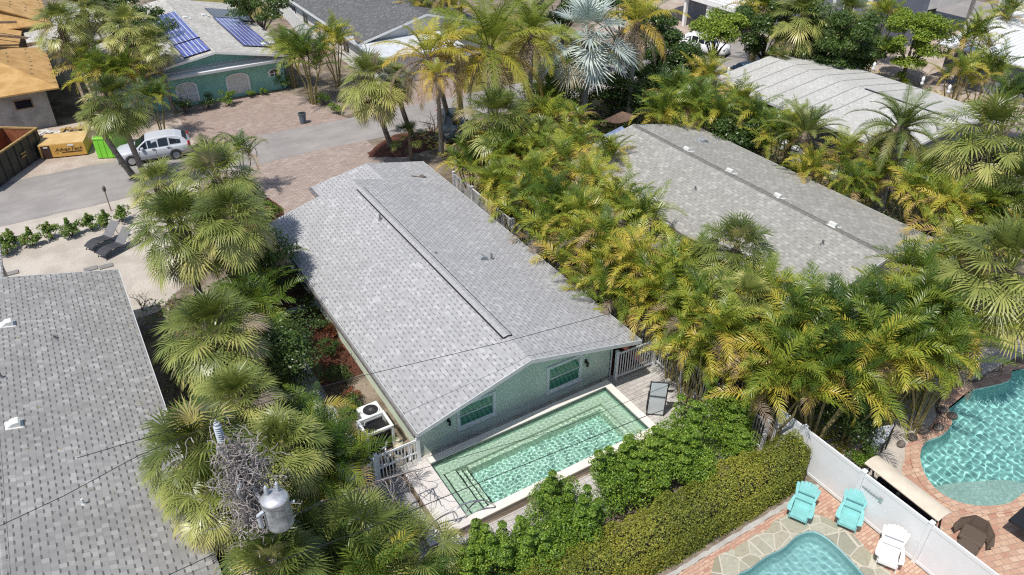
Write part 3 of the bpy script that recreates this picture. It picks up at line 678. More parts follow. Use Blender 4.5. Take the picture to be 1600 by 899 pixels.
# ---------------- house at the left
lh, lp, lfz, lw = gable('house', 'house with mid grey weathered shingle roof filling the lower left', -9.6, -.05, 13.6, 33.55, -4.9, 2.6, 3.78, M['roof_left'], M['tan_wall'], ins=(.5,.5,.6,.6), cap='roof_left')
eave_board(lp, -.05, 16.6, 33.5, 2.6, None, 1)
b = MB(); b.slab([(-.01,10.5,2.42),(.95,10.5,2.36),(.95,16.3,2.36),(-.01,16.3,2.42)], .12); lp(b, 'lean_to_roof', M['concrete'])
b = MB(); b.box(.0,.1,10,16.9,2.44,2.52); lp(b, 'gutter', M['black'])
b = MB(); b.box(.1,.75,11,16.1,0,2.2); lp(b, 'lean_to_wall', M['tan_wall'])
b = MB(); b.slab([(-8,33.6,3.0),(-4.2,33.6,3.6),(-4.2,37.0,3.6),(-8,37.0,3.0)],.12); lp(b, 'porch_roof', M['roof_left'])
b = MB(); b.box(-8,-4.4,33.7,36.6,0,2.95); lp(b, 'porch_wall', M['tan_wall'])
lf = lambda x,y: lfz(x)
sl_ = -(3.78-2.6)/(4.85)
for (u,v) in ((12,507),(22,664)): box_vent(lp, WP(u,v,lf), sl_, .36, 'vent', -1)
for (u,v) in ((86,529),): pipe(lp, WP(u,v,lf), .16, .05)
pipe(lp, WP(131,788,lf), .22, .035, 'vent'); pipe(lp, WP(2,590,lf), .2, .04)
# ---------------- house at the right
rh, rp, rfz, rw = gable('house', 'long house with worn tan grey shingle roof right of the palm row', 23.75, 33.75, 15.3, 32.85, 28.75, 2.5, 3.58, M['roof_right'], M['white_wall'], ins=(.5,.5,.6,.6), cap='ridge_dark')
eave_board(rp, 33.75, 15.3, 32.85, 2.5, None, 1)
rf = lambda x,y: rfz(x)
for (u,v) in ((1075,235),(1142,269),(1217,308),(1303,353)): box_vent(rp, WP(u,v,rf), -.216, .42, 'vent', 1)
box_vent(rp, WP(1098,221,rf), -.216, .55, 'galv_dull', 1)
for (u,v) in ((1122,219),(1086,297),(1285,382)): pipe(rp, WP(u,v,rf), .22, .05)
b = MB(); q = WP(1000,196,rf); b.tube([q,q+Vector((0,0,.9))],.02,6)
for d in (-.5,-.2,.1,.4): b.tube([q+Vector((d,-.25,.85)),q+Vector((d,.25,.85))],.012,5)
b.tube([q+Vector((-.5,0,.85)),q+Vector((.5,0,.85))],.015,5); b.tube([q+Vector((-.4,0,-.05)),q+Vector((0,0,.5)),q+Vector((.4,0,-.1))],.015,5)
rp(b, 'antenna', M['black'])
# ---------------- cream roof house at upper right
ch, cp, cfz, cw = gable('house', 'house with cream roof of shingles and ribbed bands at upper right', 40.6, 51.6, 23.0, 38.4, 46.4, 2.65, 3.35, M['roof_cream'], M['blue_wall'], ins=(1.2,.4,.8,.8), cap='roof_cream', fasc='white')
eave_board(cp, 51.6, 23.0, 38.4, 2.65, None, 1); eave_board(cp, 40.6, 23.0, 38.4, 2.65, None, -1)
b = MB()
for yy in np.arange(29.2, 38.0, 1.35):
    for (xa,xb) in ((40.7,46.3),(46.5,51.5)):
        b.slab([(xa,yy,cfz(xa)+.02),(xb,yy,cfz(xb)+.02),(xb,yy+.09,cfz(xb)+.02),(xa,yy+.09,cfz(xa)+.02)] , .03)
cp(b, 'roof_rib', paint('roof_rib_grey',(.30,.30,.28),.9,.15,4))
b = MB(); b.box(46.3,46.5,24.0,30.0,cfz(46.4)+.0,cfz(46.4)+.03); cp(b, 'ridge_gap', M['black'])
for i, (u,v) in enumerate(((1297,89),(1330,98),(1364,110),(1440,133),(1481,146),(1137,118))):
    p = W(u,v,2.75); b = MB(); b.lathe([(.10,0),(.13,.15),(.06,.28),(.12,.38),(.10,.5),(.02,.62)],10,Matrix.Translation(p))
    cp(b, 'finial', M['white'], smooth=True)
# ---------------- teal house across the street
th_, tp, tfz, tw = gable('house', 'teal house with solar panels on its pale roof across the street', 3.0, 16.6, 59.3, 78.0, 10.75, 2.75, 3.95, M['roof_far'], M['teal_wall2'], ins=(.5,.8,.98,.6), cap='roof_far', fasc='white')
eave_board(tp, 16.6, 59.3, 78, 2.75, None, 1)
b = MB(); b.slab([(4.0,59.32,2.60),(15.9,59.32,2.60),(15.9,60.27,2.86),(4.0,60.27,2.86)],.12); b.box(4.0,15.9,59.28,59.318,2.42,2.60); tp(b, 'pent_roof', M['white_metal'])
b = MB(); b.slab([(-1,70,2.9),(6,70,3.5),(6,84,3.5),(-1,84,2.9)],.15); b.box(0,5.5,70.5,83,0,2.85); tp(b, 'rear_wing', M['roof_far'])
def arch_window(part, xc, w, z0, z1, y, mat='white', garage=True):
    f = MB(); n = 12; out = []; inn = []; r = w/2; t = .16
    for k in range(n+1):
        a = pi*k/n; out.append((xc+r*cos(a), z1+r*.45*sin(a))); inn.append((xc+(r-t)*cos(a), z1+(r-t)*.45*sin(a)))
    out = [(xc+r,z0)]+out+[(xc-r,z0)]; inn = [(xc+r-t,z0)]+inn+[(xc-r+t,z0)]
    for i in range(len(out)-1):
        V = [(out[i][0],y-.09,out[i][1]),(inn[i][0],y-.09,inn[i][1]),(inn[i+1][0],y-.09,inn[i+1][1]),(out[i+1][0],y-.09,out[i+1][1])]
        V += [(a_,y-.002,c_) for a_,_,c_ in V]; f.add(V, [(0,1,2,3),(4,5,1,0),(7,3,2,6),(1,5,6,2),(0,3,7,4)])
    fr = part(f, 'window', M[mat]); p = MB(); p.poly([(a_,y-.02,c_) for a_,c_ in inn][::-1]); p.build('shutter', M['vent'] if garage else M['glass'], fr)
    s = MB(); s.box(xc-r+t,xc+r-t,y-.05,y-.022,(z0+z1)/2-.03,(z0+z1)/2+.03); s.box(xc-.03,xc+.03,y-.051,y-.023,z0,z1); s.build('muntin', M[mat], fr)
for xc, w_, z0, z1, gg in ((8.3,1.6,.25,1.45,True),(12.1,1.8,.25,1.45,True),(15.0,1.0,1.15,1.5,False)): arch_window(tp, xc, w_, z0, z1, tw[2], garage=gg)
def panel(quad, rows, mat, parent, off=.10):
    """tilted solar array on the roof: quad of photo pixels"""
    P4 = [WP(u,v,lambda x,y: tfz(x)) for u,v in quad]
    x0_, x1_ = (P4[0].x+P4[3].x)/2, (P4[1].x+P4[2].x)/2; y0_, y1_ = (P4[2].y+P4[3].y)/2, (P4[0].y+P4[1].y)/2
    x0_, x1_ = min(x0_,x1_), max(x0_,x1_); y0_, y1_ = min(y0_,y1_), max(y0_,y1_)
    f = MB(); f.slab([(x0_-.03,y0_-.03,tfz(x0_)+off),(x1_+.03,y0_-.03,tfz(x1_)+off),(x1_+.03,y1_+.03,tfz(x1_)+off),(x0_-.03,y1_+.03,tfz(x0_)+off)], .06)
    fr = tp(f, 'solar_panel', M['black']); c = MB(); n = rows
    for k in range(n):
        ya = y0_+(y1_-y0_)*k/n+.02; yb = y0_+(y1_-y0_)*(k+1)/n-.02
        c.poly([(x0_,ya,tfz(x0_)+off+.006),(x1_,ya,tfz(x1_)+off+.006),(x1_,yb,tfz(x1_)+off+.006),(x0_,yb,tfz(x0_)+off+.006)])
    c.build('solar_cells', mat, fr)
panel([(238,31),(273,19),(311,59),(272,73)], 6, M['solar_blue'], th_)
panel([(273,74),(311,61),(328,79),(289,93)], 2, M['solar_blue'], th_)
panel([(336,30),(374,31),(425,74),(381,74)], 6, M['solar_blue'], th_)
panel([(322,15),(358,16),(374,30.5),(336,29)], 4, M['solar_dark'], th_)
panel([(360,16.5),(379,18),(398,35),(380,34)], 2, M['solar_dark'], th_)
for (u,v) in ((291,29),(320,25),(413,71)): box_vent(tp, WP(u,v,lambda x,y: tfz(x)), 0, .5, 'vent', 1)
# ---------------- unfinished house with bare sheathing
oh = thing('unfinished_house', 'unfinished house with bare plywood roof and grey block walls', 'house', (-6,66,0)); oinv = Matrix.Translation((6,-66,0))
def op(mb, nm, mat, par=None, **k):
    o = mb.build(nm, mat, par or oh, **k)
    if par is None: o.matrix_parent_inverse = oinv
    return o
b = MB(); zc = 2.85; E0 = (.15,60.6); w = MB(); w.box(-16,-.75,61.2,72,0,2.72); op(w, 'wall', M['grey_wall'])
b.slab([(.15,60.5,2.85),(-4.4,66.2,4.7),(-16,66.2,4.7),(-16,60.5,2.85)][::-1],.1)
op(b, 'roof', M['plywood']); b = MB()
b.slab([(.15,60.5,2.855),(.15,71.6,2.855),(-4.4,66.2,4.705)],.1); op(b, 'hip_roof', M['plywood'])
b = MB(); b.slab([(-1.6,71.7,3.1),(-1.0,77.5,3.1),(-5.5,77.5,4.4),(-5.5,69.5,4.4)],.1); op(b, 'valley_roof', M['plywood'])
b = MB(); b.slab([(1.2,76.6,3.4),(1.2,92,3.4),(-5,92,6.0),(-5,78.2,6.0)],.1); b.slab([(-14,76.6,3.4),(1.2,76.6,3.4),(-5,79.2,6.02),(-14,79.2,6.02)],.1); op(b, 'upper_roof', M['plywood'])
b = MB(); b.box(-14,.5,77.4,91,0,3.3); op(b, 'upper_wall', M['tan_wall'])
b = MB(); b.box(-1.0,-.1,72.0,72.15,2.9,3.2); b.tube([(-7,75.8,4.7),(-1.2,74.6,4.3)],.12,4); b.tube([(-6,73.6,4.5),(-.8,72.8,3.4)],.12,4); b.tube([(-3.9,66.3,4.9),(-1.5,70.2,3.6)],.08,4); op(b, 'rafter', M['beam'])
p1 = WY(17,152,61.2); p2 = WY(52,162,61.2); f = MB(); f.box(p1.x,p2.x,61.15,61.197,1.55,2.25); f = op(f, 'window_opening', M['beam']); g_ = MB(); g_.box(p1.x+.08,p2.x-.08,61.14,61.149,1.62,2.18); g_.build('void', M['glass'], f)
b = MB(); 
rr = random.Random(8)
def spots(mb, f, xr_, yr_, n):
    for _ in range(n):
        x = rr.uniform(*xr_); y = rr.uniform(*yr_); mb.prism([(x+.11*cos(a),y+.09*sin(a)) for a in (0,1.2,2.4,3.6,4.9)], f(x,y)-.01, f(x,y)+.006)
for iy in range(9):
    for ix in range(5):
        x = .0-ix*1.2+rr.uniform(-.1,.1); y = 61.5+iy*1.15+rr.uniform(-.1,.1); z = 2.855+(.15-x)*(1.85/4.55)+.012
        if abs(y-66.2) < (x+4.4)*1.12 : b.prism([(x+.11*cos(a),y+.12*sin(a)) for a in (0,1.2,2.4,3.6,4.9)], z-.02, z+.004)
for iy in range(11):
    for ix in range(5):
        x = .8-ix*1.1+rr.uniform(-.1,.1); y = 79.4+iy*1.2+rr.uniform(-.1,.1); z = 3.4+(1.2-x)*(2.6/6.2)+.012
        b.prism([(x+.12*cos(a),y+.16*sin(a)) for a in (0,1.2,2.4,3.6,4.9)], z-.02, z+.004)
op(b, 'sealed_nail_spots', M['beam'])
# ---------------- grey roof house at the top middle
gh, gp, gfz, gw = gable('house', 'white house with charcoal shingle roof at the top middle', 21.9, 34.0, 59.4, 90, 28.2, 2.75, 4.3, M['roof_dark'], M['white_wall'], ins=(.35,.5,.5,.5), cap='roof_dark', fasc='white')
eave_board(gp, 21.9, 59.4, 90, 2.75, M['white'], -1)
b = MB(); b.slab([(21.6,56.0,2.45),(29.6,55.4,2.45),(29.6,61.5,2.85),(21.9,61.5,2.85)],.12); gp(b, 'flat_wing_roof', paint('grey_white_membrane',(.52,.54,.56),.8,.1,2))
b = MB(); b.box(22.3,29.0,56.4,59.7,0,2.32); gp(b, 'wing_wall', M['white_wall'])
for yy in (62.5,66,69.5,73,76.5,80,84):
    f = MB(); x = gw[0]; f.box(x-.05,x-.002,yy,yy+1.5,1.0,2.1); fr = gp(f, 'window', M['white']); q = MB(); q.box(x-.06,x-.051,yy+.1,yy+.7,1.1,2.0); q.box(x-.06,x-.051,yy+.8,yy+1.4,1.1,2.0); q.build('pane', M['glass'], fr)
# ---------------- white carport house top right of centre
wh = thing('carport_house', 'white house on posts with a dark carport beneath at top right', 'house', (58,54,0)); winv = Matrix.Translation((-58,-54,0))
def wp(mb, nm, mat, **k):
    o = mb.build(nm, mat, wh, **k); o.matrix_parent_inverse = winv; return o
b = MB(); b.box(55.0,66,50.5,62,2.7,3.2); wp(b, 'deck_beam', M['white'], bevel=.03)
b = MB(); b.box(57.2,66,52.8,62,3.2,6.4); wp(b, 'upper_wall', M['white_wall'])
b = MB(); b.box(58.2,66,53.5,60,0,2.69); wp(b, 'garage_wall', M['blue_wall'])
for q in ((55.2,55.55,50.6,50.95),(59.6,59.95,50.6,50.95),(55.2,55.9,53.5,54.2),(55.2,55.5,57,57.3)):
    b = MB(); b.box(*q,0,2.69); wp(b, 'post', M['white'])
b = MB(); b.box(55.05,55.12,50.5,58,4.05,4.12); b.box(55.05,62,50.5,50.57,4.05,4.12)
for k in range(34): b.box(55.06,55.11,50.6+k*.22,50.65+k*.22,3.2,4.05)
for k in range(30): b.box(55.2+k*.22,55.25+k*.22,50.51,50.56,3.2,4.05)
wp(b, 'railing', M['white'])
# ---------------- slate grey house and white metal roofs at the far right top
bh = thing('slate_house', 'tall slate blue house with white trim behind the bright green tree', 'house', (66,44,0)); binv = Matrix.Translation((-66,-44,0))
def bp_(mb, nm, mat, par=None, **k):
    o = mb.build(nm, mat, par or bh, **k)
    if par is None: o.matrix_parent_inverse = binv
    return o
b = MB(); b.box(61.3,70,41.2,52,0,7); bp_(b, 'wall', M['blue_wall'])
b = MB(); b.box(61.24,61.299,41.15,41.5,0,7); b.box(61.24,61.299,44.6,44.9,0,7); b.box(61.28,61.5,41.12,41.199,0,7); bp_(b, 'trim_board', M['white'])
for yy in (42.6,46.6):
    f = MB(); f.box(61.2,61.297,yy,yy+1.1,3.3,5.0); fr = bp_(f, 'window', M['white']); q = MB(); q.box(61.18,61.199,yy+.1,yy+1.0,3.4,4.9); q.build('pane', M['glass'], fr)
b = MB(); b.box(70.01,79,41.2,50,3.0,7); bp_(b, 'side_wall', M['white_wall'])
for x in (70.3,78.0):
    b = MB(); b.box(x,x+.3,41.5,41.8,0,2.99); bp_(b, 'post', M['white'])
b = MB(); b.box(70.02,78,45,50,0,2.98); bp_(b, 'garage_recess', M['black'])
mh = thing('metal_roof_house', 'house with white ribbed metal roof at the top right corner', 'house', (72,30,0)); minv = Matrix.Translation((-72,-30,0))
b = MB(); b.slab([(61.5,24,3.0),(74,24,4.3),(74,34.6,4.3),(61.5,34.6,3.0)],.14); o = b.build('roof', M['white_metal'], mh); o.matrix_parent_inverse = minv
b = MB(); b.box(62.3,76,24.6,34.0,0,2.95); o = b.build('wall', M['blue_wall'], mh); o.matrix_parent_inverse = minv
b = MB(); b.slab([(74,24,6.2),(86,24,7.2),(86,38,7.2),(74,38,6.2)],.14); o = b.build('upper_roof', M['white_metal'], mh); o.matrix_parent_inverse = minv
b = MB(); b.box(74.4,86,24.6,37.4,0,6.0); o = b.build('upper_wall', M['white_wall'], mh); o.matrix_parent_inverse = minv
# =================================================================== fences
def local(mb, nm, mat, root, **k): return mb.build(nm, mat, root, **k)
def picket_fence(name, label, p0, p1, h=1.35, gap=.125, cat='fence', gate=False, grp=None, post_at=()):
    p0 = Vector((*p0,0)); p1 = Vector((*p1,0)); L = (p1-p0).length; rz = math.atan2(p1.y-p0.y, p1.x-p0.x)
    r = thing(name, label, cat, p0, rz, grp)
    for q in [(0,L,-.02,.02,h-.1,h-.02),(0,L,-.02,.02,.12,.22)]+([(.05,L-.05,-.019,.019,h*.55,h*.55+.06)] if gate else []):
        b = MB(); b.box(*q); local(b, 'rail', M['vinyl'], r)
    b = MB(); x = .08
    while x < L-.04: b.box(x-.019,x+.019,-.012,.012,.18,h-.08); x += gap
    local(b, 'picket', M['vinyl'], r)
    n = max(1, round(L/2.2))
    for k in range(n+1):
        x = L*k/n; b = MB(); b.box(x-.06,x+.06,-.06,.06,0,h+.06); b.box(x-.075,x+.075,-.075,.075,h+.06,h+.09)
        b.poly([(x-.07,-.07,h+.09),(x+.07,-.07,h+.09),(x,0,h+.15)]); b.poly([(x+.07,-.07,h+.09),(x+.07,.07,h+.09),(x,0,h+.15)]); b.poly([(x+.07,.07,h+.09),(x-.07,.07,h+.09),(x,0,h+.15)]); b.poly([(x-.07,.07,h+.09),(x-.07,-.07,h+.09),(x,0,h+.15)])
        local(b, 'post', M['vinyl'], r)
    return r
picket_fence('picket_gate', 'white picket gate between the house corner and the side fence, in the roof shade', (16.28,18.25), (18.25,18.15), 1.45)
picket_fence('picket_fence', 'long white picket fence along the right side of the grey house', (18.42,12.2), (18.42,36.5), 1.5)
picket_fence('picket_gate', 'white picket gate left of the pool beside the filter', (5.62,18.12), (7.2,18.12), 1.5, gate=True)
picket_fence('picket_fence', 'short white picket fence under the dark palm left of the pool gate', (4.1,17.55), (5.5,18.05), 1.45)
picket_fence('picket_fence', 'white picket fence in deep shade at the right edge behind the cream roof', (46.5,20.6), (52,17.5), 1.6)
# privacy fence
pf = thing('privacy_fence', 'tall white vinyl privacy fence behind the aqua chairs', 'fence', (19.0,12.3,0), -pi/2)
for q in ((1.72,1.86),(.03,.15)): b = MB(); b.box(0,18.5,-.03,.03,*q); local(b, 'rail', M['vinyl'], pf)
for k in range(8):
    x = 1.2+k*2.44
    if x > 18.4: break
    b = MB(); b.box(x-.064,x+.064,-.066,.066,0,1.9); b.box(x-.08,x+.08,-.08,.08,1.9,1.93); b.prism([(x-.07,-.07),(x+.07,-.07),(x+.07,.07),(x-.07,.07)],1.93,1.96); local(b, 'post', M['vinyl'], pf)
b = MB(); x = .05
for k in range(-1,8):
    xa = max(.01,1.2+k*2.44+.07); xb = min(18.4,1.2+(k+1)*2.44-.07); b = MB(); b.box(xa,xb,-.018,.018,.1,1.78); local(b, 'panel', M['vinyl'], pf)
fp = thing('privacy_fence', 'white fence panel leading back from the teal house to the far lawn', 'fence', (20.9,68.2,0), R(84))
b = MB(); b.box(0,13.5,-.03,.03,0.05,1.85); local(b, 'board', M['vinyl'], fp); 
for k in range(6): b = MB(); b.box(k*2.4-.07,k*2.4+.07,-.07,.07,0,1.95); local(b, 'post', M['vinyl'], fp)
lt = thing('lattice_screen', 'white lattice screen behind the far eave of the tan grey roof', 'lattice screen', (34.6,19.2,0), R(90))
b = MB(); 
for k in range(24):
    for s in (1,-1):
        x = k*.25; b.add([(x,-.01*s,.1),(x+.04,-.01*s,.1),(x+s*1.6+.04,-.01*s,1.8),(x+s*1.6,-.01*s,1.8)],[(0,1,2,3)])
local(b, 'lattice', M['vinyl'], lt)
for q in ((1.75,1.85),(.05,.15)): b = MB(); b.box(-1.6,7.6,-.03,.03,*q); local(b, 'rail', M['vinyl'], lt)

# =================================================================== pool surroundings
hr = thing('handrail', 'white curved grab rails at the pool steps', 'handrail')
def arc(pts, r, mat, par, nm='rail', k=6):
    P3 = [np.array(p, float) for p in pts]; P3 = [2*P3[0]-P3[1]]+P3+[2*P3[-1]-P3[-2]]; out = []
    for i in range(1, len(P3)-2):
        for j in range(k):
            t = j/k; p0,p1,p2,p3 = P3[i-1:i+3]
            out.append(tuple(.5*((2*p1)+(-p0+p2)*t+(2*p0-5*p1+4*p2-p3)*t*t+(-p0+3*p1-3*p2+p3)*t**3)))
    out.append(tuple(P3[-2])); b = MB(); b.tube(out, r, 8); return b.build(nm, mat, par, smooth=True)
pA = W(659,842,.05); pE = W(774,791,ZC)
arc([pA, W(682,813,.75), W(709,798,1.12), W(727,787,1.2), W(751,782,1.15), W(766,786,.85), pE], .028, M['steel'], hr)
arc([W(727,809,ZC), W(731,797,.75), W(743,785,1.05), W(752,782,1.12)], .028, M['steel'], hr)
arc([W(716,817,ZC), W(714,805,.8), W(708,798,1.1)], .024, M['steel'], hr)
arc([W(711,815,ZC), W(709,806,.8), W(707,799,1.1)], .024, M['steel'], hr)
# upended lounger on the patio
p = W(1010,648,.02); q_ = W(1037,650,.02); ax = (q_-p).normalized(); lw_ = .66
t = thing('folded_lounger', 'grey sling lounger stood on end on the patio beside the pool', 'lounger', p, math.atan2(ax.y,ax.x))
b = MB(); lean = R(4); Mx = Matrix.Rotation(lean,4,'X')
b.box(.03,lw_-.03,-.012,.012,.08,1.78,Mx); local(b, 'sling', M['sling_pale'], t)
b = MB(); b.tube([Mx@Vector((0,0,0)),Mx@Vector((0,0,1.85))],.024,6); b.tube([Mx@Vector((lw_,0,0)),Mx@Vector((lw_,0,1.85))],.024,6); b.tube([Mx@Vector((0,0,1.82)),Mx@Vector((lw_,0,1.82))],.022,6); b.tube([Mx@Vector((0,-.03,1.1)),Mx@Vector((lw_,-.03,1.06))],.018,6); b.tube([Mx@Vector((0,0,.05)),Mx@Vector((lw_,0,.05))],.022,6)
local(b, 'frame', M['black'], t)
b = MB(); [b.tube([(x,.02,1.0),(x+.03,.55,.75),(x+.03,.6,.03)],.022,6) for x in (.02,lw_-.02)]; b.tube([(.05,.6,.05),(lw_,.6,.05)],.02,6); b.tube([(-.03,-.02,.75),(-.05,-.12,.5),(-.03,-.1,.3)],.018,6); local(b, 'leg', M['black'], t)
b = MB(); b.poly([(.6,.1,1.25),(1.05,.25,1.2),(.95,.55,.75),(.66,.5,.8)]); local(b, 'side_flap', M['sling_grey'], t)
# air conditioner and its stand
t = thing('air_conditioner', 'white outdoor air conditioner with a round top fan under the left eave', 'air conditioner', (6.55,20.9,0))
b = MB(); b.box(-.42,.42,-.42,.42,.10,.95); local(b, 'cabinet', M['vinyl'], t, bevel=.03)
b = MB(); b.box(-.40,-.36,-.3,.3,.2,.85) ; [b.box(-.43,-.421,-.34,.34,z,z+.03) for z in np.arange(.2,.85,.07)]; [b.box(-.34,.34,-.43,-.421,z,z+.03) for z in np.arange(.2,.85,.07)]; local(b, 'louvre', M['trim'], t)
b = MB(); b.cyl(0,0,.951,.985,.34,n=24); local(b, 'fan_ring', M['vinyl'], t); b = MB(); b.cyl(0,0,.986,.992,.29,n=24); local(b, 'fan_well', M['black'], t)
b = MB(); [b.box(-.29,.29,-.006,.006,.996,1.003,Matrix.Rotation(a,4,'Z')) for a in np.arange(0,pi,pi/8)]; b.cyl(0,0,.99,1.01,.07,n=10); local(b, 'fan_guard', M['trim'], t)
b = MB(); b.box(-.5,.5,-.5,.5,0,.10); local(b, 'pad', M['concrete'], t)
t = thing('equipment_frame', 'white rectangular frame around the dark bin beside the air conditioner', 'frame', (6.35,19.95,0))
b = MB(); [b.box(x-.05,x+.05,y-.05,y+.05,0,1.15) for x in (-.5,.5) for y in (-.42,.42)]; b.box(-.55,.55,-.47,-.37,1.10,1.2); b.box(-.55,.55,.37,.47,1.1,1.2); b.box(-.55,-.45,-.36,.36,1.1,1.2); b.box(.45,.55,-.36,.36,1.1,1.2); local(b, 'frame', M['vinyl'], t, bevel=.01)
b = MB(); b.box(-.44,.44,-.36,.36,.02,.9); local(b, 'inner_box', M['black'], t, bevel=.03)
t = thing('pool_filter', 'cream pool filter tank with a black clamp ring behind the pool gate', 'pool filter', (6.72,18.75,0))
b = MB(); b.lathe([(.2,.05),(.21,.1),(.20,.62),(.19,.66)],20); local(b, 'lower_tank', M['filter'], t, smooth=True)
b = MB(); b.lathe([(.225,.66),(.235,.68),(.235,.73),(.225,.75)],20); local(b, 'clamp_ring', M['black'], t)
b = MB(); b.lathe([(.2,.75),(.2,.95),(.16,1.05),(.07,1.1),(.065,1.15),(.1,1.17),(.09,1.22),(.02,1.24)],20); local(b, 'dome', M['filter'], t, smooth=True)
arc([(.12,-.1,.85),(.3,-.12,.9),(.36,-.12,.7),(.36,-.14,.25),(.3,-.2,.12)], .035, M['pvc'], t, 'pipe'); arc([(-.15,-.1,.3),(-.35,-.1,.32),(-.5,-.15,.3),(-.55,-.2,.7),(-.5,0,1.0),(-.3,.3,1.0)], .035, M['pvc'], t, 'pipe')
t = thing('pool_pump', 'pool pump and white pipework beside the cream filter', 'pump', (6.05,18.75,0))
b = MB(); Mx = Matrix.Translation((0,0,.2))@Matrix.Rotation(R(90),4,'Y'); b.lathe([(.02,-.32),(.1,-.3),(.11,-.05),(.13,0),(.13,.12),(.02,.14)],16,Mx); local(b, 'motor', M['trim'], t)
b = MB(); b.lathe([(.1,.05),(.11,.35),(.12,.37),(.03,.42)],16,Matrix.Translation((.25,0,0))); local(b, 'strainer_pot', M['black'], t)
for q in (((-.3,.1,.05),(-.3,.1,.6),(-.1,.1,.62),(-.1,.1,.1)), ((-.1,-.15,.4),(.15,-.15,.4),(.15,-.15,.75),(.3,-.15,.75)), ((.0,.2,.05),(.0,.2,.8),(.25,.22,.85)), ((-.35,-.2,.1),(-.35,-.2,.5),(-.2,-.22,.5))):
    b = MB(); b.tube(q, .036, 8); local(b, 'pipe', M['pvc'], t)
b = MB(); [b.lathe([(.05,0),(.06,.02),(.06,.1),(.03,.13)],10,Matrix.Translation(v)) for v in ((-.3,.1,.62),(.15,-.15,.77),(0,.2,.85))]; local(b, 'valve', M['black'], t)
# two concrete blocks on the deck
# =================================================================== adirondack chairs
def adirondack(label, x, y, rz, mat, grp):
    t = thing('adirondack_chair', label, 'chair', (x,y,.015), rz, grp)
    b = MB()                                                   # seat slats slope back
    for k in range(5):
        ya = -.44+k*.125; z = .36-.16*(ya+.44); b.add([(-.27,ya,z),(.27,ya,z),(.27,ya+.115,z-.018),(-.27,ya+.115,z-.018),(-.27,ya,z-.022),(.27,ya,z-.022),(.27,ya+.115,z-.04),(-.27,ya+.115,z-.04)], [(0,1,2,3),(7,6,5,4),(0,4,5,1),(1,5,6,2),(2,6,7,3),(3,7,4,0)])
    b.box(-.27,.27,-.465,-.445,.24,.35); local(b, 'seat', mat, t)
    n = 7
    for k in range(n):
        u = (k-(n-1)/2)/((n-1)/2); w0 = .078; w1 = .112; xb = u*.235; xt = u*.345; h = .93-.13*u*u
        ln = R(24); dy = lambda s: .16+sin(ln)*s; dz = lambda s: .24+cos(ln)*s; th = .02
        V = []
        for (s, ww, xc) in ((0,w0,xb),(h*.85,w1,xt*.93+xb*.07),(h,w1*.86,xt)):
            for yy in (0,th): V += [(xc-ww/2,dy(s)+yy,dz(s)),(xc+ww/2,dy(s)+yy,dz(s))]
        b = MB(); F = []
        for a in (0,4): F += [(a,a+1,a+5,a+4),(a+3,a+2,a+6,a+7),(a+2,a,a+4,a+6),(a+1,a+3,a+7,a+5)]
        F += [(8,9,11,10),(0,2,3,1)]; b.add(V, F); local(b, 'back_slat', mat, t)
    for s in (-1,1):
        b = MB(); pts = [(.27,-.50),(.41,-.46),(.43,-.30),(.40,.0),(.36,.26),(.28,.26),(.29,-.1)]
        b.prism([(p[0]*s,p[1]) for p in (pts if s > 0 else pts[::-1])], .54,.562); local(b, 'armrest', mat, t)
        b = MB(); b.box(*sorted((s*.28,s*.305)),-.42,-.33,0,.539); local(b, 'leg', mat, t)
        b = MB(); x0_, x1_ = sorted((s*.28,s*.305)); b.add([(x0_,-.45,.34),(x1_,-.45,.34),(x1_,.45,.0),(x0_,.45,.0),(x0_,-.45,.22),(x1_,-.45,.22),(x1_,.30,.0),(x0_,.30,.0)],[(0,1,2,3),(7,6,5,4),(0,4,5,1),(1,5,6,2),(2,6,7,3),(3,7,4,0)]); b.box(x0_,x1_,.22,.28,.1,.539); local(b, 'leg', mat, t)
    b = MB(); b.box(-.33,.33,.20,.23,.50,.56); b.box(-.28,.28,.27,.29,.78,.85) ; local(b, 'back_brace', mat, t)
    return t
adirondack('aqua wooden garden chair closest to the clipped hedge', 17.32, 9.42, R(-64), M['chair_teal'], 'aqua garden chairs')
adirondack('aqua wooden garden chair standing next to the white one', 18.45, 8.35, R(-64), M['chair_teal'], 'aqua garden chairs')
adirondack('white wooden garden chair against the white privacy fence', 18.30, 6.72, R(-62), M['chair_white'], None)
t = thing('fish_ornament', 'silver fish skeleton ornament hung on the white privacy fence', 'ornament', (18.94,8.2,1.35), -pi/2)
b = MB(); b.tube([(-.35,0,.02),(0,0,0),(.35,0,.02)],.012,5); [b.tube([(x,0,-.07),(x+.03,0,.08)],.009,4) for x in (-.2,-.1,0,.1,.2)]; b.prism([(.3,-.01),(.42,-.01),(.42,.01),(.3,.01)],-.08,.1); local(b, 'bones', M['steel'], t)
# canopy swing
t = thing('swing_seat', 'black cushioned swing seat under a long cream canopy by the freeform pool', 'swing seat', (20.3,8.0,0), R(-83))
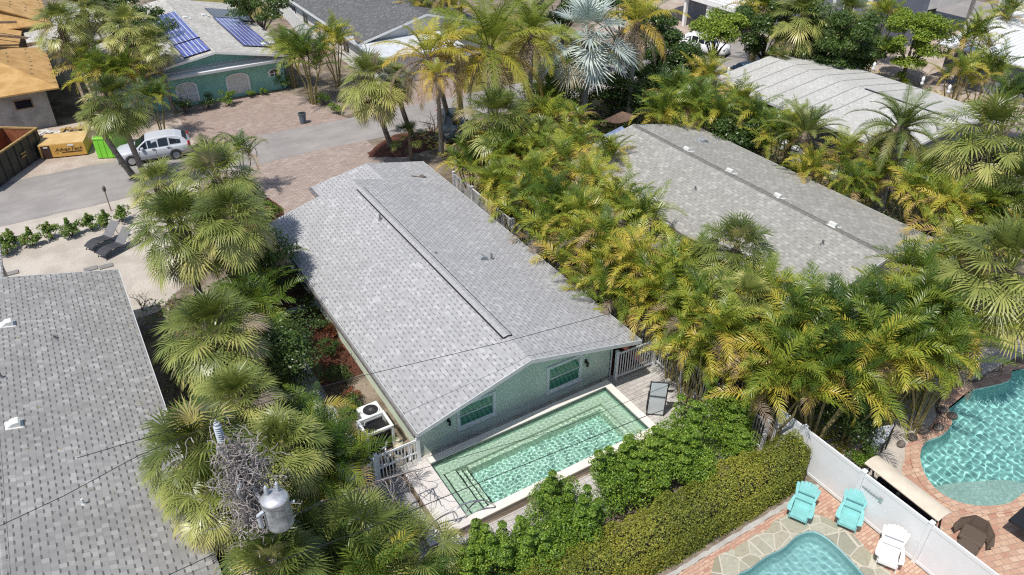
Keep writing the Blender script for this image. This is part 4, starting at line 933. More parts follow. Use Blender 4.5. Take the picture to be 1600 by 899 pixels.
# local x runs along the canopy
A = W(1362,716,1.75); B = W(1478,806,1.75); cc = (A+B)/2; t.location = (cc.x,cc.y,0); t.rotation_euler.z = math.atan2(B.y-A.y,B.x-A.x); Lc = (B-A).length
b = MB(); n = 8
for k in range(n):
    a0 = -.34+.68*k/n; a1 = -.34+.68*(k+1)/n; z0_ = 1.78-1.2*a0*a0*.6; z1_ = 1.78-1.2*a1*a1*.6
    b.slab([(-Lc/2,a0,z0_),(Lc/2,a0,z0_),(Lc/2,a1,z1_),(-Lc/2,a1,z1_)],.03)
local(b, 'canopy', M['canvas'], t)
for sx_ in (-1,1):
    x = sx_*(Lc/2-.12)
    for sy_ in (-1,1): b = MB(); b.tube([(x,0,1.66),(x,sy_*.55,.02)],.035,6); local(b, 'leg', M['black'], t)
b = MB(); b.tube([(-Lc/2+.1,0,1.68),(Lc/2-.1,0,1.68)],.03,6); local(b, 'top_bar', M['black'], t)
b = MB(); b.box(-Lc/2+.3,Lc/2-.3,-.32,.25,.42,.56); local(b, 'seat', M['cushion'], t, bevel=.04); b = MB(); b.box(-Lc/2+.3,Lc/2-.3,.2,.34,.57,1.0,Matrix.Rotation(0,4,'X')); local(b, 'backrest', M['cushion'], t, bevel=.04)
b = MB(); b.box(-.05,.05,-.42,-.34,1.45,1.6); local(b, 'handle', M['black'], t)
# wicker chair and footstool
cpos = W(1525,845,0)
t = thing('wicker_chair', 'brown wicker lounge chair with curved sides by the freeform pool', 'chair', (21.35,5.75,0), R(-75))
b = MB(); b.box(-.36,.36,-.42,.30,.18,.36); local(b, 'seat', M['wicker'], t, bevel=.07)
b = MB(); ptsb = [(-.62,-.15,.42),(-.52,.12,.60),(-.2,.36,.78),(.2,.36,.78),(.52,.12,.60),(.62,-.15,.42)]
for i in range(5):
    a, c_ = ptsb[i], ptsb[i+1]; b.slab([(a[0],a[1],a[2]),(a[0]*.78,a[1]-.05,.2),(c_[0]*.78,c_[1]-.05,.2),(c_[0],c_[1],c_[2])],.06)
local(b, 'backrest', M['wicker'], t)
for sx_ in (-1,1):
    b = MB(); b.tube([(sx_*.3,-.35,.0),(sx_*.3,-.35,.2)],.03,6); local(b, 'leg', M['wicker'], t); b = MB(); b.tube([(sx_*.3,.25,.0),(sx_*.3,.25,.2)],.03,6); local(b, 'leg', M['wicker'], t)
t = thing('wicker_footstool', 'round brown wicker footstool in front of the wicker chair', 'footstool', (20.65,5.55,0)); b = MB(); b.lathe([(.28,.02),(.30,.1),(.31,.28),(.33,.30),(.33,.36),(.30,.38)],22); local(b, 'body', M['wicker'], t, smooth=False); b = MB(); b.cyl(0,0,.381,.40,.27,n=20); local(b, 'top', M['wicker'], t)
# shade sail / umbrella beside fence
def sail(name, label, cat, pts, mat, sag=.15):
    b = MB(); n = 8; P4 = [Vector(p) for p in pts]; V = []
    for i in range(n+1):
        for j in range(n+1):
            u, v = i/n, j/n; q = P4[0].lerp(P4[1],u).lerp(P4[3].lerp(P4[2],u),v); q = q-Vector((0,0,sag*16*u*(1-u)*v*(1-v)+.03*sin(u*14)*v)); V.append(q)
    V2 = [q-Vector((0,0,.012)) for q in V]; F = []; m = (n+1)**2
    for i in range(n):
        for j in range(n): a = i*(n+1)+j; F.append((a,a+1,a+n+2,a+n+1)); F.append((m+a,m+a+n+1,m+a+n+2,m+a+1))
    b.add(V+V2, F); t = thing(name, label, cat); b.build('cloth', mat, t, smooth=True)
    for q in P4:
        c_ = MB(); c_.tube([(q.x,q.y,0),(q.x,q.y,q.z+.02)],.03,6); c_.build('pole', M['black'], t)
    return t
sail('white_parasol', 'closed white canvas parasol leaning beside the freeform pool', 'parasol', [W(1370,668,1.3),W(1398,663,1.3),W(1383,690,.6),W(1355,712,.5)], M['canvas_white'], .1)
sail('shade_tarp', 'tan tarp sagging on poles in the shade left of the long tan roof', 'tarp', [W(938,190,1.6),W(972,174,2.0),W(998,182,1.6),W(972,192,1.2)], M['canvas_tan'], .35)
sail('white_canopy', 'white canopy showing through the palms below the tan roof', 'canopy', [W(1180,480,2.1),W(1222,470,2.1),W(1228,575,1.9),W(1195,565,1.9)], M['canvas_white'], .25)
sail('white_tarp', 'small white tarp in the gap of the palm row beside the tan roof', 'tarp', [W(1036,372,2.3),W(1062,378,2.3),W(1056,392,2.2),W(1036,386,2.2)], M['canvas_white'], .1)
sail('blue_tarp', 'faded blue cover on the ground beside the tan roof near the street', 'cover', [W(942,212,1.0),W(972,197,1.1),W(978,204,.9),W(958,218,.8)], paint('faded_blue_cover',(.25,.32,.5),.7,.2,3), .1)
# stone by the pool, pot plant
b = MB(); b.prism([(21.02,8.95),(21.4,8.75),(21.62,8.98),(21.4,9.22),(21.1,9.2)],.02,.06); tag(b.build('stepping_stone', M['flag']), 'single brown flagstone lying in white shells beside the freeform pool', 'stepping stone')
for i, (u,v,r_) in enumerate(((1443,672,.22),(1425,683,.2),(1466,668,.18),(1488,650,.2),(1472,640,.2),(1408,694,.15))):
    p = W(u,v,.1); b = MB(); rr = random.Random(i); b.lathe([(.02,-.1),(r_*.9,-.06),(r_,.02),(r_*.7,.1),(.03,.14)],9,Matrix.Translation(p)@Matrix.Scale(1+.4*rr.random(),4,(1,0,0)))
    tag(b.build('boulder', M['bark']), ['dark round stone nearest the fence end of the shell bed','dark stone second along the shell bed','dark stone in the middle of the shell bed','dark stone touching the pool coping','dark stone behind the coping one','small dark stone beside the white parasol'][i], 'stone', 'dark stones in the shell bed')
# garden net frame (dark roof corner at the far right)
b = MB(); b.slab([tuple(W(1576,812,.75)),tuple(W(1650,862,.75)),tuple(W(1690,830,.75)),tuple(W(1604,788,.75))],.06); q = W(1600,815,0); b.box(q.x+.2,q.x+.3,q.y-.1,q.y,.0,.68); tag(b.build('patio_table', M['black']), 'corner of a black patio table at the right edge on the brick', 'table')
for i, (u,v) in enumerate(((1222,234),(1242,244),(1305,283),(1321,287),(1237,262))):
    b = MB(); b.lathe([(.22,0),(.30,.12),(.36,.5),(.40,.55),(.36,.6),(.30,.56)],16,Matrix.Translation(W(u,v,.1))); tag(b.build('garden_pot', M['vinyl']), 'white garden pot behind the tan roof, %s from the left' % ['first','second','fourth','fifth','third'][i], 'pot', 'white pots behind the tan roof')
b = MB(); b.lathe([(.3,0),(.8,.1),(.85,.3),(.2,.36)],18,Matrix.Translation(W(1578,306,1.0))); tag(b.build('water_feature', paint('aqua_cover',(.10,.42,.50),.4,.2,3)), 'turquoise cover glimpsed under the skirted palm at the right edge', 'cover')
# =================================================================== street side things
def lounger(label, u, v, rz):
    p = W(u,v,0); t = thing('sun_lounger', label, 'sun lounger', p, rz, 'charcoal loungers on the shells'); w = .34
    prof = [(-1.0,.28),(-.75,.42),(-.45,.46),(.05,.36),(.18,.38),(.85,1.0)]
    b = MB()
    for i in range(4):
        (a,z0_),(c_,z1_) = prof[i],prof[i+1]; b.slab([(a,-w,z0_),(c_,-w,z1_),(c_,w,z1_),(a,w,z0_)],.025)
    local(b, 'seat', M['sling'], t); b = MB(); (a,z0_),(c_,z1_) = prof[4],prof[5]; b.slab([(a+.001,-w,z0_),(c_,-w,z1_),(c_,w,z1_),(a+.001,w,z0_)],.025); local(b, 'backrest', M['sling_grey'], t)
    for s in (-1,1):
        b = MB(); b.tube([(-.95,s*w,.02),(-.6,s*w,.40),(.05,s*w,.33),(.5,s*w,.02)],.025,6); local(b, 'frame', M['black'], t)
    b = MB(); b.tube([(.55,-w,.72),(.75,-w,.02)],.02,5); b.tube([(.55,w,.72),(.75,w,.02)],.02,5); local(b, 'prop', M['steel'], t)
    return t
la = W(140,392,0); lb = W(188,335,.9)
lounger('charcoal sun lounger with raised back, the one in open sun', 166, 381, R(28.3)); lounger('charcoal sun lounger partly under the palm beside its twin', 185, 392, R(28.3))
for i, (u,v) in enumerate(((142,421),(166,417),(18,428))):
    p = W(u,v,0); b = MB(); b.box(p.x-.32,p.x+.32,p.y-.18,p.y+.18,.0,.06); tag(b.build('paving_slab', paint('grey_slab',(.22,.21,.2),.9,.1)), ['grey slab half under the left roof edge','grey slab standing clear of the left roof edge','dark slab at the left end of the roof edge'][i], 'paving slab', 'grey slabs along the roof edge')
t = thing('garden_torch', 'brown wooden garden torch standing among the low shrubs by the road', 'torch', W(174,330,0)); b = MB(); b.cyl(0,0,0,1.25,.03,n=8); local(b, 'pole', M['beam'], t); b = MB(); b.lathe([(.03,1.25),(.09,1.3),(.10,1.5),(.06,1.58),(.02,1.62)],12); local(b, 'head', M['bark'], t)
t = thing('trash_can', 'slate blue plastic trash can at the road edge of the pink driveway', 'trash can', W(474,193,0)); b = MB(); b.lathe([(.20,.0),(.27,.72),(.30,.73),(.30,.78),(.27,.78)],24); local(b, 'body', M['bin'], t); b = MB(); b.cyl(0,0,.70,.785,.255,n=20); local(b, 'lid_recess', M['black'], t)
t = thing('mailbox', 'small dark mailbox on a post by the red mulch bed', 'mailbox', W(606,232,0)); b = MB(); b.cyl(0,0,0,1.0,.045,n=8); local(b, 'post', M['beam'], t); b = MB(); b.box(-.11,.11,-.25,.25,1.0,1.22); local(b, 'box', M['black'], t, bevel=.05)
t = thing('mailbox', 'dark mailbox on a post on the dry lawn', 'mailbox', W(744,133,0)); b = MB(); b.cyl(0,0,0,1.1,.05,n=8); local(b, 'post', M['beam'], t); b = MB(); b.box(-.3,.3,-.13,.13,1.1,1.35); local(b, 'box', M['black'], t, bevel=.05)
# lumber pack
a = W(66,250,0); c_ = W(136,243,0); rz = math.atan2(c_.y-a.y,c_.x-a.x)
t = thing('lumber_pack', 'yellow wrapped pack of sheathing boards with dark lettering by the road', 'lumber pack', a, rz); Lp = 2.75
b = MB(); b.box(.0,Lp,0,2.0,.08,.95); local(b, 'wrap', M['pack'], t, bevel=.02); b = MB(); b.box(.01,Lp-.01,.01,1.99,.951,.975); local(b, 'top_board', M['pack_top'], t)
b = MB(); b.box(.12,.68,-.006,-.001,.09,.90); local(b, 'dark_panel', M['brownwrap'], t); b = MB(); b.box(.3,.55,-.012,-.007,.75,.83); b.box(1.75,2.1,-.012,-.002,.78,.88); local(b, 'label_sticker', M['vinyl'], t)
b = MB(); [b.box(x,x+.1,.05,1.95,0,.08) for x in (.2,1.3,2.4)]; local(b, 'skid', M['beam'], t)
cu = bpy.data.curves.new('print', 'FONT'); cu.body = 'AdvanTech'; cu.size = .36; cu.extrude = .004; cu.shear = .3
_t = bpy.data.objects.new('tmp', cu); link(_t); bpy.context.view_layer.update(); _me = bpy.data.meshes.new_from_object(_t.evaluated_get(bpy.context.evaluated_depsgraph_get())); bpy.data.objects.remove(_t); _me.materials.clear()
to = meshobj('print', _me, M['ink']); to.parent = t; to.location = (.92,-.01,.46); to.rotation_euler = (pi/2,0,0)
b = MB(); b.box(1.3,2.5,-.012,-.003,.34,.40); b.box(1.0,1.06,-.012,-.003,.32,.38); local(b, 'print_underline', M['ink'], t)
# roll-off dumpster
a = W(60,253,0); d0 = W(0,293,0)
t = thing('dumpster', 'large open rust and grey dumpster at the left edge by the unfinished house', 'dumpster', (-1.95,56.2,0), math.atan2(-3.3,-2.3)); Ld, Wd, Hd = 6.2, 2.3, 1.75
b = MB(); th2 = .07
b.box(0,Ld,0,th2,.1,Hd); local(b, 'side_wall', M['dump_paint'], t); b = MB(); b.box(0,Ld,-Wd,-Wd+th2,.1,Hd); local(b, 'side_wall', M['rust'], t)
b = MB(); b.box(0,th2,-Wd+th2,0,.1,Hd); local(b, 'end_wall', M['rust'], t); b = MB(); b.box(Ld-th2,Ld,-Wd+th2,0,.1,Hd); local(b, 'end_wall', M['rust'], t); b = MB(); b.box(th2,Ld-th2,-Wd+th2,0,.1,.2); local(b, 'floor', M['rust'], t)
b = MB(); b.box(-.03,Ld,.0,.14,Hd,Hd+.1); b.box(-.03,Ld,-Wd-.05,-Wd+.09,Hd,Hd+.1); b.box(-.05,.09,-Wd+.09,-.001,Hd,Hd+.1); local(b, 'rim', M['dump_rim'], t)
b = MB(); [b.box(x,x+.1,th2,th2+.08,.1,Hd-.01) for x in np.arange(.3,Ld,.75)]; local(b, 'rib', M['dump_paint'], t); b = MB(); b.box(1.9,2.35,th2+.081,th2+.12,.95,1.05); b.box(1.95,2.4,th2+.081,th2+.12,.75,.85); local(b, 'hook', M['dump_rim'], t)
# lime green container
g0 = W(155,250,0); g1 = W(184,247,0)
t = thing('green_container', 'lime green plastic container half hidden by the palm beside the yellow pack', 'container', (.95,53.4,0), math.atan2(-.55,1.12)); b = MB(); b.prism([(0,0),(1.2,0),(1.2,2.6),(0,2.6)],.04,1.35); local(b, 'body', M['green_plastic'], t, bevel=.05); b = MB(); b.box(-.04,1.24,-.04,2.64,1.351,1.42); local(b, 'lid', M['green_plastic'], t, bevel=.02)
b = MB(); [b.box(x,x+.05,-.03,.0,.1,1.3) for x in (.25,.6,.95)]; local(b, 'rib', M['green_plastic'], t)
# debris by the unfinished house
for i, (u,v,mt,lb_) in enumerate(((85,212,'vent','white crumpled sheet pile behind the yellow pack'),(120,207,'dump_rim','broken yellow board pile behind the yellow pack'))):
    p = W(u,v,0); rr = random.Random(i); b = MB()
    for k in range(12):
        Mx = Matrix.Translation((p.x+rr.uniform(-.8,.8),p.y+rr.uniform(-.4,.4),rr.uniform(.05,.35)))@Matrix.Rotation(rr.uniform(0,3),4,'Z')@Matrix.Rotation(rr.uniform(-.4,.4),4,'X'); b.box(-.4,.4,-.12,.12,-.02,.02,Mx)
    tag(b.build('debris_pile', M[mt]), lb_, 'debris pile')
# =================================================================== cars
def car(label, x, y, rz, paintm, kind='suv', L=4.55, Wd=1.84, H=1.60):
    """nose toward -x; loft of rounded sections, glass proud of the shell"""
    t = thing('parked_car', label, 'car', (x,y,0), rz)
    hw = Wd/2
    if kind == 'suv':   # x, z bottom, z belt, half width factor
        st = [(-2.27,.36,.58,.72),(-2.2,.28,.74,.86),(-2.0,.24,.86,.94),(-1.5,.22,.92,1.0),(-.95,.22,.95,1.0),(0,.22,.96,1.0),(.9,.22,.98,1.0),(1.7,.24,1.0,.99),(2.1,.28,1.03,.95),(2.24,.34,1.0,.88),(2.28,.42,.8,.84)]
        gh = [(-1.1,.94,.95,.86),(-.30,.96,H-.08,.74),(.2,.97,H-.01,.75),(1.0,.98,H,.75),(1.5,.99,H-.05,.73),(1.85,1.0,H-.18,.74),(2.2,1.0,1.05,.84)]
    else:
        st = [(-2.3,.36,.56,.74),(-2.15,.28,.74,.9),(-1.6,.22,.84,1.0),(-.9,.22,.90,1.0),(0,.22,.92,1.0),(.9,.22,.93,1.0),(1.8,.24,.95,.97),(2.2,.3,.92,.88),(2.28,.4,.75,.8)]
        gh = [(-1.0,.90,.91,.86),(-.2,.92,1.38,.7),(.3,.92,1.43,.7),(.9,.93,1.40,.7),(1.7,.95,.98,.82)]
    V = []; F = []; n = 12
    for (px_,z0_,z1_,k) in st:
        w = hw*k; sec = [(-w*.8,z0_),(-w*.97,z0_+.12),(-w,(z0_+z1_)/2),(-w*.98,z1_-.12),(-w*.93,z1_-.02),(-w*.7,z1_+.03),(w*.7,z1_+.03),(w*.93,z1_-.02),(w*.98,z1_-.12),(w,(z0_+z1_)/2),(w*.97,z0_+.12),(w*.8,z0_)]
        V += [(px_,a_,z_) for a_,z_ in sec]
    for i in range(len(st)-1):
        for k in range(n): a_ = i*n+k; b_ = i*n+(k+1)%n; F.append((a_,a_+n,b_+n,b_))
    F += [tuple(range(n)), tuple(range((len(st)-1)*n+n-1,(len(st)-1)*n-1,-1))]
    b = MB(); b.add(V,F); local(b, 'body', paintm, t, smooth=True)
    # greenhouse
    def gsec(g, o=0):
        px_,z0_,z1_,k = g; wb = hw*.90+o; wt = hw*k*.92+o if z1_-z0_ > .1 else hw*k+o
        return [(px_,-wb,z0_-.02),(px_,-wt,max(z0_,z1_-.06)),(px_,-wt*.85,z1_+o),(px_,wt*.85,z1_+o),(px_,wt,max(z0_,z1_-.06)),(px_,wb,z0_-.02)]
    V = []; F = []
    for g_ in gh: V += gsec(g_)
    for i in range(len(gh)-1):
        for k in range(5): a_ = i*6+k; F.append((a_,a_+6,a_+7,a_+1))
    b = MB(); b.add(V,F); local(b, 'cabin', paintm, t, smooth=False)
    def lerp(a_,c__,f): return tuple(a_[i]+(c__[i]-a_[i])*f for i in range(3))
    m_ = len(gh)
    for s in (0,1):
        for (i0,i1,f0,f1) in ((0,1,.35,.97),(1,3,.03,.46),(1,3,.52,.97)) if m_ > 5 else ((0,1,.4,.95),(1,3,.05,.9)):
            A_ = gsec(gh[i0],.012); B_ = gsec(gh[i1],.012)
            lo = (0,1) if s == 0 else (5,4)
            q = []
            for f in (f0,f1):
                bot = lerp(A_[lo[0]],B_[lo[0]],f); top = lerp(A_[lo[1]],B_[lo[1]],f); q.append((lerp(bot,top,.10), lerp(bot,top,.95)))
            b = MB(); b.poly([q[0][0],q[1][0],q[1][1],q[0][1]]); local(b, 'side_window', M['glass'], t)
        if m_ > 5:
            A_ = gsec(gh[3],.012); B_ = gsec(gh[5],.012); lo = (0,1) if s == 0 else (5,4); q = []
            for f, tp_ in ((.08,.86),(.85,.7)):
                bot = lerp(A_[lo[0]],B_[lo[0]],f); top = lerp(A_[lo[1]],B_[lo[1]],f); q.append((lerp(bot,top,.2), lerp(bot,top,tp_)))
            b = MB(); b.poly([q[0][0],q[1][0],q[1][1],q[0][1]]); local(b, 'side_window', M['glass'], t)
    for (i0,i1,nm) in ((0,1,'windshield'),(m_-2,m_-1,'rear_window')):
        A_ = gsec(gh[i0],.014); B_ = gsec(gh[i1],.014); b = MB(); b.poly([lerp(A_[2],B_[2],.08),lerp(A_[3],B_[3],.08),lerp(A_[3],B_[3],.92),lerp(A_[2],B_[2],.92)] if nm=='windshield' else [lerp(A_[2],B_[2],.1),lerp(A_[3],B_[3],.1),lerp(A_[3],B_[3],.8),lerp(A_[2],B_[2],.8)]); local(b, nm, M['glass'], t)
    wp_ = [(-1.38),(1.30)]
    for wx in wp_:
        for s in (-1,1):
            Mx = Matrix.Translation((wx,s*(hw-.10),.34))@Matrix.Rotation(pi/2,4,'X'); b = MB(); b.lathe([(.24,-.11),(.33,-.10),(.34,-.05),(.34,.05),(.33,.10),(.24,.11)],22,Mx); w_ = local(b, 'wheel', M['tyre'], t)
            c__ = MB(); Mx2 = Matrix.Translation((wx,s*(hw+.012),.34))@Matrix.Rotation(pi/2,4,'X'); c__.cyl(0,0,-.004,.004,.215,n=20,M=Mx2); [c__.box(-.02,.02,0,.2,-.014,.014,Mx2@Matrix.Rotation(k*2*pi/5,4,'Z')) for k in range(5)]; c__.build('rim', M['steel'], w_)
            a_ = MB(); Mx3 = Matrix.Translation((wx,s*(hw-.03),.36))@Matrix.Rotation(pi/2,4,'X'); a_.cyl(0,0,-.03,.03,.40,n=24,M=Mx3); local(a_, 'wheel_arch', M['trim'], t)
    b = MB(); b.box(-2.2,2.2,-hw*.9,hw*.9,.2,.30); local(b, 'sill_trim', M['trim'], t)
    for s in (-1,1):
        b = MB(); b.box(2.13,2.27,s*hw*.90-.09,s*hw*.90+.06,.82,1.16 if kind=='suv' else .9); local(b, 'tail_lamp', M['redlight'], t, bevel=.03)
        b = MB(); b.box(-2.22,-2.02,s*hw*.70-.14,s*hw*.70+.16,.68,.80); local(b, 'headlight', M['steel'], t, bevel=.03)
        b = MB(); b.box(-.72,-.52,s*(hw+.02)-.08,s*(hw+.02)+.08,1.0,1.15); local(b, 'mirror', paintm, t, bevel=.04)
        for x_ in (-.05,.85): b = MB(); b.box(x_,x_+.18,s*hw*.995-.02,s*hw*.995+.02,.92,.96); local(b, 'door_handle', M['steel'], t)
        b = MB(); [b.box(x_,x_+.012,s*hw*.998-.006,s*hw*.998+.006,.35,1.0) for x_ in (-.85,.15,1.1)]; local(b, 'door_seam', M['black'], t)
    return t
car('silver SUV parked on the road edge behind the twin palm trunks', 4.25, 51.7, R(-9), M['car_white'])
car('white hatchback SUV in the driveway by the carport house', 50.9, 49.6, R(112), paint('white_hatchback_paint',(.78,.79,.80),.18,.02,1,spec=.6))
car('pale blue SUV with a dark side window behind the cream roof', 48.0, 41.9, R(-25), M['car_blue'])
car('dark car hidden under the palms beyond the red mulch bed', 22.9, 45.2, R(70), M['car_dark'], 'sedan')
# =================================================================== utility pole, wires
ph = W(432,790,6.2)
_pt = W(366,700,7.2); PX, PY = _pt.x, _pt.y
tc0 = W(434,800,5.9)
t = thing('utility_pole', 'weathered wooden utility pole wrapped in dried vines in the lower left', 'utility pole', (PX,PY,0))
b = MB(); b.tube([(0,0,0),(0,0,7.0)],[.16,.12],14); local(b, 'pole', M['wood_pole'], t)
b = MB(); b.tube([(.1,-.05,6.0),(tc0.x-PX-.2,tc0.y-PY,6.0)],.05,6); local(b, 'crossarm', M['galv'], t)
for q in (((-.1,-.2,5.9),(-.2,-.5,6.0),(-.25,-.58,6.3),(-.1,-.5,6.5)), ((.1,.1,6.8),(-.25,.2,6.9),(-.35,.22,7.2))): b = MB(); b.tube(q,.05,7); local(b, 'bracket', M['galv'], t)
tc_ = W(434,800,5.9)
t = thing('transformer', 'grey cylindrical pole transformer with a shiny lid and bushings', 'transformer', (tc_.x,tc_.y,5.45))
b = MB(); b.lathe([(.26,0),(.33,.05),(.335,.12),(.33,.85),(.345,.87),(.345,.92)],26); local(b, 'tank', M['galv_dull'], t, smooth=False)
b = MB(); b.lathe([(.345,.921),(.32,.98),(.2,1.05),(.03,1.07)],24); local(b, 'lid', M['galv'], t, smooth=True)
for (x,y) in ((-.12,.12),(.14,.10)):
    b = MB(); b.lathe([(.045,1.0)]+[(r_,1.04+.04*i) for i,r_ in enumerate((.07,.045,.07,.045,.065,.04,.05))]+[(.02,1.34)],12,Matrix.Translation((x,y,0))); local(b, 'bushing', M['porcelain'], t, smooth=True)
b = MB(); b.tube([(-.34,-.1,.75),(-.46,-.14,.75),(-.46,-.14,.35)],.06,8); b.tube([(.34,-.1,.7),(.43,-.12,.7)],.035,8); local(b, 'side_bushing', M['porcelain'], t)
ip = W(341,672,7.6)
t = thing('insulator', 'grey ribbed insulator sticking up from the palm above the vine mass', 'insulator', (ip.x,ip.y,7.2)); t.scale = (.78,.78,.78)
b = MB(); pr_ = [(.05,0)]; [pr_.extend([(.13,.04+i*.09),(.085,.08+i*.09)]) for i in range(8)]; pr_ += [(.1,.8),(.02,.84)]; b.lathe(pr_,16); local(b, 'shed_stack', M['porcelain'], t, smooth=False)
b = MB(); b.cyl(0,0,.84,.95,.03,n=8); b.tube([(0,0,.02),(-.02,-.02,-.9),(PX-ip.x,PY-ip.y,-1.4)],.035,6); local(b, 'stem', M['galv'], t)
def wire(label, pts, r=.012, sag=.0):
    P3 = [Vector(p) for p in pts]; out = []
    for i in range(len(P3)-1):
        for j in range(12):
            f = j/12; q = P3[i].lerp(P3[i+1], f); q.z -= sag*4*f*(1-f); out.append(q)
    out.append(P3[-1]); b = MB(); b.tube(out, r, 5); return tag(b.build('overhead_wire', M['black'], None), label, 'wire', 'overhead wires')
wire('overhead wire crossing the main grey roof from the left palms', [W(120,716,7.6),W(440,622,5.6),W(560,589,5.2),W(790,534,5.0),W(945,492,4.4),W(1020,470,3.0)], .010)
wire('thick overhead wire crossing the pool toward the patio', [W(360,905,6.2),W(560,832,5.9),W(780,742,5.9),W(1010,650,5.6),W(1180,592,3.0)], .011)
wire('thin overhead wire crossing the pool above the thick one', [W(440,810,6.4),W(640,738,6.3),W(870,672,6.3),W(1150,560,3.4)], .007)
wire('overhead wire crossing the left house roof to the insulator', [W(-60,850,7.8),W(100,775,7.8),W(215,713,8.0),W(341,660,8.5)], .009)
wire('overhead wire running from the transformer to the lower left corner', [W(250,905,6.6),W(330,868,6.6),W(415,800,6.8)], .009)
# dried vine mass on the pole
rr = random.Random(11); b = MB()
c0 = W(375,720,6.0)
for k in range(2100):
    f = rr.random(); zz = 7.3-6.6*f**.9; sp = .16+.20*math.sin(min(1,f*1.4+.25)*pi*.8); q = Vector((PX+rr.gauss(0,sp)+.35*f, PY+rr.gauss(0,sp)-.35*f, zz+rr.gauss(0,.15))); pts = [q]; d = Vector((rr.gauss(0,1),rr.gauss(0,1),rr.gauss(0,.8))).normalized()
    for s in range(rr.randint(4,9)):
        d = (d+Vector((rr.gauss(0,.55),rr.gauss(0,.55),rr.gauss(-.08,.5)))).normalized(); q = q+d*.085; pts.append(q)
    b.tube(pts, [.014*(1-.6*i/len(pts)) for i in range(len(pts))], 3, False)
for k in range(40):
    f = rr.random(); q = Vector((PX+rr.gauss(0,.1),PY+rr.gauss(0,.1),.3+f*2)); pts = [q]
    for s in range(14): q = q+Vector((rr.gauss(0,.1),rr.gauss(0,.1),.38)); q.x += (PX-q.x)*.2; q.y += (PY-q.y)*.2; pts.append(q)
    b.tube(pts, .02, 3, False)
tag(b.build('dried_vine', M['vine']), 'tangle of grey dried vines hanging on the utility pole', 'vine')
# dead fallen branch over the pool gate
b = MB(); rr = random.Random(21)
base = [W(470,802,3.0),W(500,785,2.9),W(545,770,2.6),W(590,752,2.3),W(640,737,2.0),W(655,733,1.95)]
b.tube(base, [.05,.045,.04,.032,.02,.012], 6)
for k in range(34):
    i = rr.uniform(1.4,4.6); j = int(i); q = base[j].lerp(base[j+1], i-j); pts = [q]; d = Vector((rr.uniform(-.4,.7),rr.uniform(-1.1,-.2),rr.uniform(-.5,.1))).normalized()
    for s in range(rr.randint(6,11)): d = (d+Vector((rr.gauss(0,.35),rr.gauss(0,.35),rr.gauss(-.03,.25)))).normalized(); q = q+d*.14; pts.append(q)
    b.tube(pts, [.016*(1-.7*s/len(pts)) for s in range(len(pts))], 4, False)
tag(b.build('dead_branch', M['vine']), 'pale dead branch with curling twigs reaching toward the pool deck', 'branch')
def bare_shrub(name, label, p, h, n, seed, r0=.03, mat='bark', spread=.6):
    rr = random.Random(seed); b = MB()
    def grow(q, d, L, r, lv):
        pts = [q]
        for s in range(4): d = (d+Vector((rr.gauss(0,.18),rr.gauss(0,.18),rr.gauss(0,.1)))).normalized(); q = q+d*L/4; pts.append(q)
        b.tube(pts, [r*(1-.45*s/4) for s in range(5)], 5, False)
        if lv > 0:
            for _ in range(3 if lv > 1 else 2):
                d2 = (d+Vector((rr.gauss(0,spread),rr.gauss(0,spread),rr.gauss(.1,.35)))).normalized(); grow(pts[rr.randint(2,4)], d2, L*.68, r*.55, lv-1)
    for _ in range(n): grow(Vector(p), Vector((rr.gauss(0,.4),rr.gauss(0,.4),1)).normalized(), h*.45, r0, 3)
    return tag(b.build(name, M[mat]), label, 'shrub')
bare_shrub('bare_shrub', 'small bare dark shrub on the shells beside the left roof', W(222,486,0), 1.2, 2, 1)
bare_shrub('bare_tree', 'leafless dark branching shrub by the road near the hidden dark car', W(680,222,0), 2.6, 3, 2, .05)
bare_shrub('bare_tree', 'bare grey branches right of the tan roof by the lattice', W(1440,375,0), 3.2, 3, 3, .06, spread=.8)
